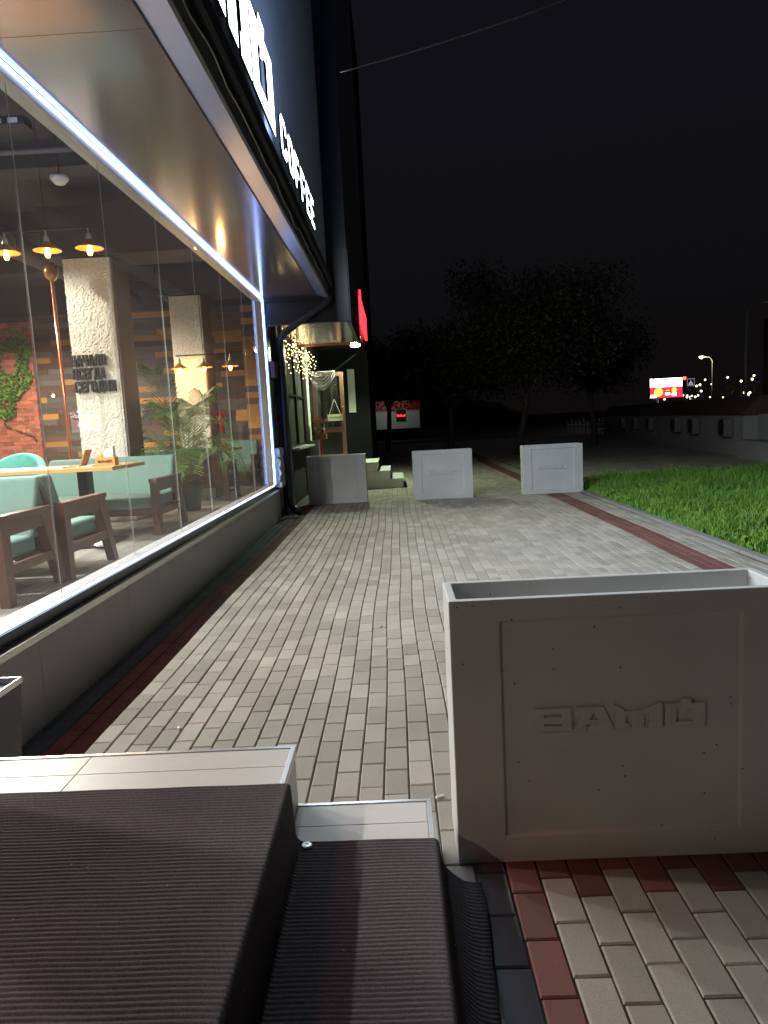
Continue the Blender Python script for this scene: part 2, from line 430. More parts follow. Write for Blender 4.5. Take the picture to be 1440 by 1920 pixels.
# sill: a folded metal ledge, pale, with the dark frame foot behind it
s = MB(); s.box(-1.905, -1.815, 2.2, 10.95, .457, .472); s.box(-1.816, -1.812, 2.2, 10.95, .440, .4735); part(s, 'sill', M['sill'], bevel=.002)
s = MB(); s.box(-2.02, -1.868, 2.3, 10.93, .474, .535); part(s, 'window_foot', M['frame'], bevel=.004)
# window frame (white reveal) with LED profiles
f = MB()
f.box(-2.00, -1.89, 2.3, 10.90, .536, .556); f.box(-2.00, -1.90, 2.3, 10.90, 3.28, 3.345); f.box(-2.0, -1.89, 10.84, 10.93, .557, 3.279)
wf = part(f, 'window_frame', M['frame_white'], bevel=.002)
l = MB(); l.box(-1.889, -1.880, 2.3, 10.83, .542, .550); l.box(-1.896, -1.884, 2.3, 10.84, 3.322, 3.330); l.box(-1.889, -1.880, 10.842, 10.856, .557, 3.33)
sub(l, 'led_strip', M['e_led'], wf).location = (0, 0, 0)
l = MB(); l.box(-1.881, -1.870, 2.3, 10.86, 3.338, 3.346); l.box(-1.878, -1.866, 10.862, 10.874, .56, 3.335); sub(l, 'blue_led_strip', M['e_ledblue'], wf)
# panes with thin joints
joints = [2.32, 3.93, 5.09, 6.24, 7.33, 8.47, 9.62, 10.838]
for a, b_ in zip(joints, joints[1:]):
    p = MB().box(-1.950, -1.940, a+.004, b_-.004, .557, 3.279); part(p, 'window_pane', M['glass'])
j = MB()
for a in joints[1:-1]: j.box(-1.9395, -1.9365, a-.0012, a+.0012, .557, 3.279)
part(j, 'pane_joint', mat('pane_edge', (.36, .42, .40), .25))
# entrance side behind the photographer: wall with a glazed door and a window added to pass the fill light
e = MB(); e.box(-2.05, -1.83, -3.0, -2.7, -.1, 3.35); e.box(-2.05, -1.83, -2.699, .40, -.1, .455); e.box(-2.05, -1.83, .401, .55, -.1, 3.35); e.box(-2.05, -1.83, -2.699, .40, 3.28, 3.35); e.box(-2.05, -1.83, .55, 2.2, 2.75, 3.35); e.box(-2.05, -1.83, 2.05, 2.2, .455, 2.75); e.box(-2.05, -1.83, .55, 2.2, -.1, .34)
part(e, 'entrance_wall', M['fascia']); part(MB().box(-1.950, -1.940, -2.69, .39, .456, 3.279), 'window_pane', M['glass'])  # this pane fills the window added to pass the fill light
d = MB(); d.box(-1.95, -1.89, .56, .66, .36, 2.74); d.box(-1.95, -1.89, 1.94, 2.04, .36, 2.74); d.box(-1.95, -1.89, .66, 1.94, 2.62, 2.74); d.box(-1.95, -1.89, .66, 1.94, .36, .5)
do = part(d, 'entrance_door', M['frame'], bevel=.004)
sub(MB().box(-1.925, -1.915, .66, 1.94, .5, 2.62), 'door_glass', M['glass'], do)
sub(MB().tube([(-1.86, 1.8, .9), (-1.86, 1.8, 1.5)], .015), 'door_handle', M['trim'], do)
# soffit, sloped lip, fascia, gutter, upper wall
s = MB()
for a, b_ in [(-3, 0), (0, 3.66), (3.66, 7.3), (7.3, 10.95)]: s.box(-1.88, -1.08, a+.002, b_-.002, 3.352, 3.40)
part(s, 'soffit', M['soffit'])
s = MB(); s.hexa([(-1.070,-3,3.352),(-.90,-3,3.292),(-.90,10.95,3.292),(-1.070,10.95,3.352)], [(-1.07,-3,3.38),(-.91,-3,3.36),(-.91,10.95,3.36),(-1.07,10.95,3.38)])
part(s, 'soffit_lip', mat('lip_panel', (.34, .40, .66), .30, metal=.5, noise=(2, .1)))  # blue of the LED light is put into the lip colour
s = MB(); s.box(-1.079, -1.071, -3, 10.95, 3.345, 3.37); part(s, 'shadow_gap', M['black'])
s = MB(); s.box(-.899, -.875, -3, 10.95, 3.290, 3.62); part(s, 'fascia', M['fascia'], bevel=.003); part(MB().box(-1.95, -.90, 10.951, 10.975, 3.29, 4.0), 'fascia_end', M['black'])
gt = MB(); prof = [(-.870, 3.525), (-.869, 3.46), (-.858, 3.43), (-.835, 3.42), (-.812, 3.44), (-.805, 3.52)]
for k in range(len(prof)-1):
    (a, z1), (b_, z2) = prof[k], prof[k+1]
    gt.add([(a, -3, z1), (b_, -3, z2), (b_, 11.0, z2), (a, 11.0, z1), (a, -3, z1+.006), (b_, -3, z2+.006), (b_, 11.0, z2+.006), (a, 11.0, z1+.006)], [(0,1,2,3),(7,6,5,4),(0,3,7,4),(1,5,6,2)])
for a in [1, 2.4, 3.8, 5.2, 6.6, 8.0, 9.4, 10.8]: gt.box(-.872, -.803, a, a+.02, 3.527, 3.533); gt.box(-.874, -.871, a-.01, a+.03, 3.40, 3.52)
part(fix_normals(gt.build('tmp', M['darkmetal'])) if False else gt, 'gutter', M['darkmetal'])
u = MB(); u.box(-9.6, -1.90, -3, 11.0, 4.70, 12.5); u.box(-1.899, -.90, -3, 11.0, 3.70, 12.5); part(u, 'upper_wall', M['upper'])
u = MB(); u.box(-.899, -.875, -3, 11.0, 3.63, 3.70); part(u, 'sign_rail', M['darkmetal'])
cb = MB(); pts = []
for k in range(60):
    y = 2+k*.145; z = 3.38-.012*math.sin(k*1.3)-(.05*math.sin((k-30)/8*PI) if 30 <= k <= 38 else 0); pts.append((-.862+.006*math.sin(k), y, z))
cb.tube(pts, .005, 6); part(cb, 'loose_cable', M['trim'])
# downpipe at the corner of the window
dp = MB()
dp.tube([(-.84, 10.88, 3.57), (-.85, 10.89, 3.36), (-.90, 10.90, 3.25), (-1.58, 10.92, 2.83), (-1.68, 11.02, 2.74), (-1.735, 11.28, 2.58), (-1.74, 11.34, 2.40), (-1.74, 11.34, .30), (-1.72, 11.30, .17), (-1.62, 11.20, .09), (-1.55, 11.14, .07)], .052, 14)
part(dp, 'downpipe', M['darkmetal'], smooth=True)
# dark polished pier beyond the window
pn = MB(); pn.box(-2.05, -1.86, 10.95, 12.3, 1.10, 3.35); part(pn, 'corner_panel', M['panel_dark'], bevel=.003)
pn = MB(); pn.box(-1.859, -1.80, 11.45, 11.60, .0, 3.35); pn.box(-1.859, -1.80, 12.16, 12.32, 0, 3.35); part(pn, 'corner_post', M['frame'], bevel=.004)
pn = MB(); pn.box(-2.05, -1.90, 10.952, 12.3, -.1, 1.09); part(pn, 'corner_base', M['darkmetal'])
rb = MB(); nn = 14
for a in range(8):
    for c in range(nn):
        pass
def rough_block(x0, x1, y0, y1, z0, z1, nxy, nz, amp, m):
    mb = MB(); per = []
    for k in range(nxy): per.append((x0+(x1-x0)*k/nxy, y0))
    for k in range(nxy): per.append((x1, y0+(y1-y0)*k/nxy))
    for k in range(nxy): per.append((x1-(x1-x0)*k/nxy, y1))
    for k in range(nxy): per.append((x0, y1-(y1-y0)*k/nxy))
    n_ = len(per)
    for i in range(nz+1):
        z = z0+(z1-z0)*i/nz
        for (px, py) in per:
            mb.v.append((px+R.gauss(0, amp), py+R.gauss(0, amp), z+(R.gauss(0, amp) if 0 < i < nz else 0)))
    for i in range(nz):
        for k in range(n_):
            mb.f.append((i*n_+k, i*n_+(k+1) % n_, (i+1)*n_+(k+1) % n_, (i+1)*n_+k)); mb.m.append(m); mb.t.append(0)
    mb.f.append(tuple(range(nz*n_, nz*n_+n_))); mb.m.append(m); mb.t.append(0)
    return mb
part(rough_block(-1.90, -1.80, 10.97, 11.40, .50, 1.10, 4, 12, .012, 0), 'broken_stone_facing', M['stonewhite'])
bx = MB(); bx.box(-1.855, -1.78, 11.0, 11.30, 2.18, 2.42); part(bx, 'junction_box', mat('junction_box_brown', (.13, .055, .045), .5, noise=(8, .2)), bevel=.01)
# ---------------------------------------------------------------- the cafe room
fl = MB(); xx = -9.5; 
while xx < -2.0:
    y = -2.8+R.uniform(-1, 0)
    while y < 15.3:
        ln = R.uniform(1.2, 2.4); fl.box(xx+.002, min(xx+.138, -1.965), max(y, -2.8)+.002, min(y+ln, 15.3)-.002, .27, .30, 0, R.random()); y += ln
    xx += .14
part(fl, 'room_floor', M['floor_in'], tint=True)
part(MB().box(-9.5, -1.96, -2.8, 15.3, .20, .268), 'floor_base', M['black'])
sh = MB(); sh.box(-9.6, -9.5, -2.9, 15.4, .2, 4.6); sh.box(-9.5, -2.05, -2.9, -2.8, .2, 4.6); sh.box(-2.1, -1.90, 12.3, 15.4, .0, 4.6); sh.box(-2.04, -1.96, -2.8, 10.94, 3.41, 3.69)
part(sh, 'room_wall', mat('room_wall_dark', (.20, .17, .15), .8, noise=(3, .2)))
ce = MB(); ce.box(-9.5, -1.98, -2.8, 15.3, 4.60, 4.66)
for y in (3.2, 5.6, 8.0, 10.4, 12.8): ce.box(-9.5, -2.05, y, y+.32, 4.32, 4.599)
ce.box(-4.35, -2.05, 9.26, 9.95, 3.70, 4.31); ce.box(-3.75, -2.05, 11.82, 12.46, 3.64, 4.31)
part(ce, 'room_ceiling', M['ceiling'])
dc = MB(); dc.tube([(-5.2, 1, 4.12), (-5.2, 14.9, 4.12)], .16, 16); dc.tube([(-2.7, 1.5, 4.22), (-2.7, 14.9, 4.22)], .035, 8); dc.tube([(-8.5, 7.1, 4.15), (-2.3, 7.1, 4.15)], .03, 8)
for y in (2.5, 5, 7.5, 10, 12.5): dc.tube([(-5.2, y, 4.12), (-5.2, y+.03, 4.12)], .175, 16)
part(dc, 'ventilation_duct', M['duct'], smooth=True)
def plank_wall(x0, x1, y, z0, z1, th, rows=.105, gold=.2):
    mb = MB(); z = z0
    while z < z1-.01:
        x_ = x0-R.uniform(0, .5)
        while x_ < x1:
            ln = R.uniform(.45, 1.5); a = max(x_, x0)+.0015; b_ = min(x_+ln, x1)-.0015
            if b_-a > .03:
                r_ = R.random(); m = 2 if r_ < gold else (1 if r_ < gold+.28 else 0)
                mb.box(a, b_, y-th-R.uniform(0, .010), y, z+.0015, min(z+rows, z1)-.0015, m, R.random())
            x_ += ln
        z += rows
    return mb
PW = [M['pl_grey'], M['pl_brown'], M['pl_gold']]
part(plank_wall(-9.5, -2.1, 15.3, .3, 4.0, .03, .118), 'plank_wall', PW, tint=True)
part(MB().box(-9.5, -2.1, 15.301, 15.4, .2, 4.6), 'end_wall', M['ceiling'])
part(plank_wall(-3.05, -2.1, 14.95, .3, 3.95, .03, .125, .42), 'plank_pier', PW, tint=True)
part(MB().box(-3.04, -2.1, 14.951, 15.26, .3, 3.95), 'pier_core', M['pl_brown'], tint=True)
# brick panel with moss
bk = MB(); z = .3; r_ = 0
while z < 3.85:
    x_ = -9.6-(.12 if r_ % 2 else 0)
    while x_ < -7.50:
        a = max(x_, -9.5)+.006; b_ = min(x_+.24, -7.50+R.uniform(-.03, .01))-.006
        if b_-a > .04: bk.box(a, b_, 15.10-R.uniform(0, .012), 15.2, z+.006, z+.079, 0, R.random())
        x_ += .25
    z += .085; r_ += 1
bk.box(-9.49, -7.52, 15.108, 15.27, .3, 3.84, 1)
part(bk, 'brick_panel', [M['brick'], M['mortar']], tint=True)
ms = MB()
def leafq(mb, p, s_, t, nrm=None):
    d = Vector((R.gauss(0, 1), R.gauss(0, 1), R.gauss(0, 1))).normalized(); u = d.orthogonal().normalized(); v = d.cross(u)
    a = R.uniform(0, PI); u2 = u*math.cos(a)+v*math.sin(a); v2 = d.cross(u2)
    p = Vector(p); mb.add([p-u2*s_, p+v2*s_*.45, p+u2*s_, p-v2*s_*.45], [(0, 1, 2, 3)], 0, t)
for _ in range(5200):
    z = R.uniform(1.9, 3.75)
    w = 7.55+max(0, (2.75-z))*.62+.06*math.sin(z*9) if z < 2.75 else 7.55+.06*math.sin(z*11)
    x_ = -w-R.random()**1.2*1.9
    if (x_+8.0)**2/.03+(z-3.05)**2/.05 < 1 or (z > 3.5 and R.random() < .7) : continue
    leafq(ms, (x_, 15.06-R.random()*.09, z), R.uniform(.025, .055), R.random())
for _ in range(120): t_ = R.random(); leafq(ms, (-8.05-.25*math.sin(t_*5)+.2*t_, 15.06, 1.95-.55*t_), .03, .1*R.random())
o = part(ms, 'moss_panel', M['moss'], tint=True)
# columns
c1 = rough_block(-4.12, -3.52, 9.32, 9.90, .3, 3.68, 34, 190, .0030, 0)
co1 = part(c1, 'column', M['col'])
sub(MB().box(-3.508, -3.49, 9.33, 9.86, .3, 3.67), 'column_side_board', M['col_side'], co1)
co2 = part(rough_block(-3.58, -3.07, 11.88, 12.4, .3, 3.62, 28, 180, .0030, 0), 'column', M['col'])
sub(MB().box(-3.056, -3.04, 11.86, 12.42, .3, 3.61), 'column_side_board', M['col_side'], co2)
part(MB().box(-4.22, -3.45, 9.25, 10.0, .301, .36), 'column_foot', M['col'], bevel=.01)

# ================================================================== LIT LAMPS OF THE ROOM
spots = [  # x, y, z, watts, colour; the first is an added fill for the planter front
    (-3.6, -1.8, 3.1, 95, (1.0, .78, .58)), (-2.6, 1.6, 3.25, 48, (1.0, .22, .22)),
    (-3.6, 2.9, 3.1, 205, (1.0, .84, .76)), (-3.6, 4.3, 3.1, 215, (.94, 1.0, .95)), (-3.6, 5.7, 3.1, 340, (.95, 1.0, .95)),
    (-5.1, 8.5, 3.75, 210, (1.0, .93, .80)), (-5.9, 10.3, 3.75, 330, (1.0, .90, .76)), (-7.1, 12.4, 3.75, 520, (1.0, .86, .70)), (-6.6, 6.6, 3.75, 300, (1.0, .92, .8))]
where = ['added out of view beyond the entrance door', 'the reddish one close to the glass', 'third from the entrance door', 'fourth from the entrance door', 'nearest the pendant lamps', 'just short of the lettered column', 'level with the palm', 'deepest, facing the plank wall', 'set back behind the pendant lamps']
for k, (x, y, z, w, c) in enumerate(spots):
    t = empty('ceiling_spotlight', (x, y, z), 'black ceiling spotlight in the cafe, '+where[k], 'spotlight', 'spotlights hanging from the cafe ceiling')
    m = MB(); m.lathe([(.0, .14), (.055, .14), (.06, .0), (.05, 0)], (0, 0, .03)); m.build('housing', M['black'], t, smooth=False)
    MB().tube([(0, 0, .16), (0, 0, 4.58-z)], .008, 6).build('rod', M['black'], t)
    m = MB(); m.lathe([(.0001, 0), (.048, 0)], (0, 0, .032)); m.build('lens', M['e_down'], t)
    lamp('spot_light', 'SPOT', (0, 0, -.0), w*P_IN, c, t, size=.045, spot=math.radians(166), target=(0, 0, -1))

def pendant(loc, xs, z, y, ztop, label, sc=1.0, W_=6):
    t = empty('pendant_lamp', (loc, y, z), label, 'pendant lamp', 'pendant lamps over the cafe tables')
    X = [a-loc for a in xs]
    MB().tube([(X[0]-.05, 0, .20), (X[-1]+.06, 0, .20)], .011, 8).build('rail', M['black'], t)
    m = MB(); m.tube([(0, 0, .2), (0, 0, ztop-z)], .004, 6)
    m.build('cable', M['black'], t)
    for a in X:
        s_ = MB(); s_.tube([(a, 0, .20), (a, 0, .13)], .008, 6); s_.lathe([(.02, .14), (.026, .12), (.026, .075), (.022, .07)], (a, 0, 0), 14)
        s_.build('socket', M['trim'], t)
        k2 = 1.0 if y < 10 else .8
        h = MB(); h.lathe([(.026, .085), (.045, .06), (.075, .035), (.135, .0), (.137, -.003), (.133, -.002), (.07, .03), (.04, .055), (.022, .08)], (a, 0, 0), 26)
        h.build('shade', M['brass'], t, smooth=True)
        b_ = MB(); b_.lathe([(.0005, -.075), (.018, -.07), (.028, -.045), (.03, -.02), (.02, .02), (.012, .06)], (a, 0, 0), 16)
        bo = b_.build('bulb', M['e_glow'], t, smooth=True)
        f_ = MB()
        for q in range(4): f_.tube([(a+.008*math.cos(q*PI/2), .008*math.sin(q*PI/2), -.05), (a+.012*math.cos(q*PI/2), .012*math.sin(q*PI/2), .03)], .004, 5)
        f_.build('filament', M['e_warm'], bo)
        lamp('bulb_light', 'POINT', (a, 0, -.11), W_, (1.0, .55, .18), t, size=.03)
    return t
pendant(-3.41, (-3.83, -3.41, -2.98), 3.31, 7.4, 4.6, 'bar of three glowing filament bulbs with brass shades over the first cafe table')
pendant(-2.99, (-3.38, -2.99, -2.57), 2.43, 11.5, 4.6, 'small distant bar of three glowing filament bulbs before the second column', W_=8)

# ================================================================== FURNITURE
def lounge(loc, w, L, back_far, label, hb=.86, seat_h=.43):
    """local x runs from 0 (street side) to -w; y 0 = upright leg, y L = foot of raked leg"""
    t = empty('lounge_sofa', loc, label, 'sofa', 'teal sofas with dark wood arms')
    th = .075
    for x1 in (0, -w+th):
        x0 = x1-th; m = MB()
        m.hexa([(x0,.0,0),(x1,.0,0),(x1,.085,0),(x0,.085,0)], [(x0,-.012,.585),(x1,-.012,.585),(x1,.10,.585),(x0,.10,.585)])
        m.hexa([(x0,L-.085,0),(x1,L-.085,0),(x1,L,0),(x0,L,0)], [(x0,L-.33,.585),(x1,L-.33,.585),(x1,L-.17,.585),(x0,L-.17,.585)])
        m.box(x0-.008, x1+.008, -.02, L-.155, .5855, .63)
        m.box(x0+.006, x1-.006, .10, L-.30, .485, .585)
        m.box(x0+.006, x1-.006, .086, L-.17, .215, .285)
        m.build('arm_frame', M['wood_dark'], t, bevel=.004)
    m = MB(); m.box(-w+th, -th, .06, .10, .22, .29); m.box(-w+th, -th, L-.24, L-.20, .22, .29)
    m.build('rail', M['wood_dark'], t, bevel=.003)
    a, b_ = (.02, L-.28) if back_far else (.24, L-.16)
    m = MB(); m.box(-w+th+.004, -th-.004, a, b_, .292, seat_h); m.build('seat', M['teal'], t, bevel=.035, seg=4)
    m = MB()
    if back_far: yb, yt = L-.36, L-.18
    else: yb, yt = .20, .0
    d_ = .15 if back_far else -.15
    m.hexa([(-w+th-.01, min(yb, yb+d_), .40), (-th+.01, min(yb, yb+d_), .40), (-th+.01, max(yb, yb+d_), .40), (-w+th-.01, max(yb, yb+d_), .40)],
           [(-w+th-.01, min(yt, yt+d_), hb), (-th+.01, min(yt, yt+d_), hb), (-th+.01, max(yt, yt+d_), hb), (-w+th-.01, max(yt, yt+d_), hb)])
    m.build('backrest', M['teal'], t, bevel=.03, seg=4)
    m = MB(); s_ = 1 if back_far else -1; y1 = (yb+d_+.012*s_); y2 = (yt+d_+.012*s_)
    lo, hi = sorted((y1, y1+.03*s_)); lo2, hi2 = sorted((y1+(y2-y1)*.8, y1+(y2-y1)*.8+.03*s_))
    m.hexa([(-w+th, lo, .30), (-th-.01, lo, .30), (-th-.01, hi, .30), (-w+th, hi, .30)], [(-w+th, lo2, .77), (-th-.01, lo2, .77), (-th-.01, hi2, .77), (-w+th, hi2, .77)])
    m.build('back_board', M['wood_dark'], t, bevel=.003)
    return t
lounge((-2.66, 4.67, .3), 1.65, .86, True, 'grey green sofa nearest the window corner, cut by the left edge of the photo')
lounge((-2.62, 5.50, .3), 1.65, .97, False, 'teal sofa on the street side of the table, its back to the nearest sofa')
lounge((-2.67, 7.83, .3), 1.68, 1.07, True, 'teal sofa at the far side of the first table, in front of the lettered column')
lounge((-2.67, 11.18, .3), 1.55, .85, False, 'teal sofa half hidden behind the palm')
lounge((-2.74, 13.78, .3), 1.60, .88, True, 'small looking teal sofa at the far end of the room beside the plank pier', hb=.90)

def table(x0, x1, y0, y1, z, label):
    xc, yc = (max(x0, x1-1.2)+x1)/2+.12, (y0+y1)/2
    t = empty('cafe_table', (xc, yc, .3), label, 'table', 'oak topped cafe tables')
    h = z-.3
    MB().box(x0-xc, x1-xc, y0-yc, y1-yc, h-.038, h).build('table_top', M['wood_top'], t, bevel=.003)
    MB().box(-.05, .05, -.08, .08, .03, h-.04).build('pedestal', M['black'], t, bevel=.004)
    MB().box(-.28, .28, -.32, .32, 0, .03).build('base_plate', M['black'], t, bevel=.004)
    return t
table(-4.9, -2.79, 6.95, 7.86, 1.127, 'oak topped table with napkin box and menu nearer the street')
table(-4.3, -2.86, 12.45, 13.25, 1.10, 'distant oak topped table half hidden by the palm')

LOGO = [  # drawn in the units of the relief on the concrete box: 1030 wide, 150 high
    ([(0,0),(225,0),(225,150),(0,150),(0,82),(8,72),(0,62)], [[(60,95),(60,112),(165,112),(165,95)], [(60,36),(60,50),(165,50),(165,36)]]),
    ([(236,0),(285,100),(250,100),(250,150),(415,150),(480,0),(408,0),(392,36),(318,36),(300,0)], [[(330,66),(356,112),(382,66)]]),
    ([(484,0),(484,158),(506,150),(548,112),(632,112),(756,160),(770,160),(770,0),(680,0),(680,38),(695,38),(695,92),(655,92),(655,0),(587,0),(587,86),(550,86),(550,38),(565,38),(565,0)], []),
    ([(786,0),(786,150),(872,150),(884,176),(950,176),(938,150),(1025,150),(1025,0)], [[(852,32),(852,112),(888,112),(878,92),(908,98),(924,112),(952,112),(952,32)]]),
]
def napkin_box(loc, label, f=1.0):
    t = empty('napkin_box', loc, label, 'napkin box', 'wooden napkin boxes on the tables')
    m = MB(); m.box(-.1, .1, -.05, -.043, 0, .085); m.box(-.1, .1, .043, .05, 0, .085); m.box(-.1, -.093, -.043, .043, 0, .085); m.box(.093, .1, -.043, .043, 0, .085); m.box(-.093, .093, -.043, .043, 0, .006)
    m.build('wooden_tray', M['boxwood'], t)
    lg = MB(); sc = .15/1030
    extrude_polys(lg, LOGO, lambda u, v, d: (-.075+u*sc, d, .03+v*sc*1.2), -.0505, -.052)
    fix_normals(lg.build('logo', M['letter_black'], t))
    n_ = MB()
    for k in range(7): n_.box(-.01+k*.014, -.001+k*.014, -.035, .035, .01, R.uniform(.17, .20))
    n_.build('napkins', M['paper'], t, bevel=.002)
    n_ = MB(); n_.lathe([(.022, .01), (.026, .09), (.014, .12), (.01, .13)], (-.06, 0, 0), 14); n_.build('sugar_jar', M['brass'], t, smooth=True)
    return t
napkin_box((-2.98, 7.30, 1.127), 'wooden tray of white paper napkins with black lettering on the nearer table')
napkin_box((-3.12, 12.75, 1.10), 'small looking wooden tray of napkins on the far table beside the fire extinguisher')
t = empty('menu_stand', (-3.22, 7.35, 1.127), 'brown card menu leaning on the nearer table', 'menu')
m = MB(); m.hexa([(-.05,-.08,0),(-.03,-.08,0),(-.03,.08,0),(-.05,.08,0)], [(.035,-.08,.17),(.043,-.08,.17),(.043,.08,.17),(.035,.08,.17)]); m.build('card', M['card'], t)
m = MB(); m.box(-.07, .09, -.07, .07, .0, .008); m.build('foot', M['paper'], t)
m = MB(); m.hexa([(-.17,-.11,0),(.17,-.11,0),(.17,.11,0),(-.17,.11,0)], [(-.17,-.11,.006),(.17,-.11,.010),(.17,.11,.010),(-.17,.11,.006)])
o = m.build('open_menu', M['paper'], bevel=.001); o.location = (-3.58, 7.32, 1.128); tag(o, 'pale open menu lying flat on the nearer table', 'menu')
o = MB().lathe([(.0, 0), (.04, 0), (.065, .02), (.05, .05), (.0, .055)], (0, 0, 0), 8).build('ashtray', M['paper']); o.location = (-3.02, 7.02, .331); tag(o, 'small white dish standing on the foot plate of the nearer table', 'dish')

# turquoise tub chair at the back left
t = empty('tub_chair', (-6.15, 11.2, .3), 'turquoise rounded armchair before the brick wall, cut by the left edge', 'armchair')
m = MB(); vs = []; n_ = 28
for k in range(n_+1):
    a = -.35+(PI+.7)*k/n_; r1, r2 = .42, .52; h = .62+.30*max(0, math.sin(a))**1.2
    ca, sa = math.cos(a), math.sin(a)
    vs += [(r1*ca, r1*sa, .22), (r2*ca, r2*sa, .22), (r2*1.05*ca, r2*1.05*sa, h-.03), (r2*ca, r2*sa, h), (r1*ca*1.02, r1*sa*1.02, h), (r1*ca, r1*sa, h-.04)]
fs = []
for k in range(n_):
    for q in range(6): fs.append((k*6+q, k*6+(q+1) % 6, (k+1)*6+(q+1) % 6, (k+1)*6+q))
fs += [tuple(range(6)), tuple(range(n_*6, n_*6+6))]
m.add(vs, fs); fix_normals(m.build('curved_back', M['turq'], t, smooth=True))
m = MB(); m.box(-.40, .40, -.42, .34, .22, .44); m.build('seat', M['turq'], t, bevel=.05, seg=4)
for a in (-1, 1):
    for b_ in (-1, 1): MB().tube([(a*.3, b_*.3, 0), (a*.28, b_*.28, .22)], [.012, .02], 8).build('leg', M['wood_dark'], t)

# palm
def frond(mb, st, base, az, reach, rise, droop, nl, ll):
    pts = []; d = Vector((math.cos(az), math.sin(az), 0))
    for k in range(17):
        s_ = k/16; pts.append(Vector(base)+d*reach*s_**1.15+Vector((0, 0, rise*math.sin(min(1, s_*1.15)*PI/2)-droop*s_**2.6)))
    st.tube(pts, [.008*(1-.8*k/16) for k in range(17)], 5)
    for k in range(nl):
        s_ = .25+.75*k/nl; i = min(15, int(s_*16)); f_ = s_*16-i; p = pts[i].lerp(pts[i+1], f_); tg = (pts[i+1]-pts[i]).normalized()
        sd = tg.cross(Vector((0, 0, 1))).normalized()
        for sg in (-1, 1):
            ln = ll*(1-.55*abs(s_-.5)*1.4)*R.uniform(.85, 1.1)
            q = p+sd*sg*ln*.72+tg*ln*.5+Vector((0, 0, .10*ln)); e_ = p+sd*sg*ln*.95+tg*ln*.85+Vector((0, 0, -.35*ln*R.uniform(.3, 1.2)))
            u = tg*.0085
            mb.add([p-u*.6, p+u*.6, q+u, q-u, e_], [(0, 1, 2, 3), (3, 2, 4)], 0, R.random())
t = empty('palm_plant', (-3.02, 10.2, .3), 'tall potted palm with feathery green fronds behind the sofa', 'palm')
m = MB(); m.lathe([(.0, 0), (.15, 0), (.2, .38), (.215, .39), (.215, .42), (.185, .42), (.18, .36), (.0, .36)], (0, 0, 0), 24); m.build('pot', M['pot'], t, smooth=False)
lf = MB(); st = MB()
FR = [(2.6, .55, 1.75, .10), (1.0, .5, 1.45, .25), (.1, .75, 1.1, .45), (3.3, .8, 1.0, .5), (4.2, .7, .85, .45), (5.1, .75, .8, .6), (5.8, .85, .95, .65), (2.0, .6, 1.2, .4), (4.7, .9, .55, .55), (.6, .9, .7, .6), (3.8, .95, .6, .5), (5.4, .55, 1.3, .3), (3.0, .6, 1.35, .35), (4.4, .4, 1.2, .2)]
for az, re, ri, dr in FR: frond(lf, st, (R.gauss(0, .04), R.gauss(0, .04), .36), az, re, ri, dr, 30, .34)
lf.build('fronds', M['palm'], t, tint=True); st.build('stems', M['palm_stem'], t, smooth=True)

# fire extinguisher on the end wall
t = empty('fire_extinguisher', (-3.62, 14.9, 1.35), 'red fire extinguisher hanging in front of the dark plank wall', 'fire extinguisher')
m = MB(); m.lathe([(.0, 0), (.07, .0), (.075, .03), (.075, .36), (.05, .43), (.02, .46), (.02, .48), (0, .48)], (0, 0, 0), 20); m.build('cylinder', M['red'], t, smooth=True)
m = MB(); m.box(-.02, .06, -.015, .015, .48, .50); m.box(-.02, .07, -.012, .012, .52, .535); m.tube([(.0, 0, .49), (-.09, 0, .45), (-.1, 0, .2)], .01, 8); m.build('valve', M['rubber'], t)

# copper pipe with globe
t = empty('copper_lamp_pipe', (-4.13, 9.0, .3), 'thin copper pipe rising in front of the first column to a glass globe', 'pipe')
MB().tube([(0, 0, 0), (0, 0, 3.05)], .02, 10).build('pipe', M['copper'], t, smooth=True)
m = MB(); m.lathe([(.0, 3.04), (.04, 3.06), (.075, 3.10), (.09, 3.16), (.075, 3.22), (.04, 3.26), (0, 3.28)], (0, 0, 0), 22); m.build('globe', mat('amber_globe', (.30, .16, .05), .08, metal=.6), t, smooth=True)

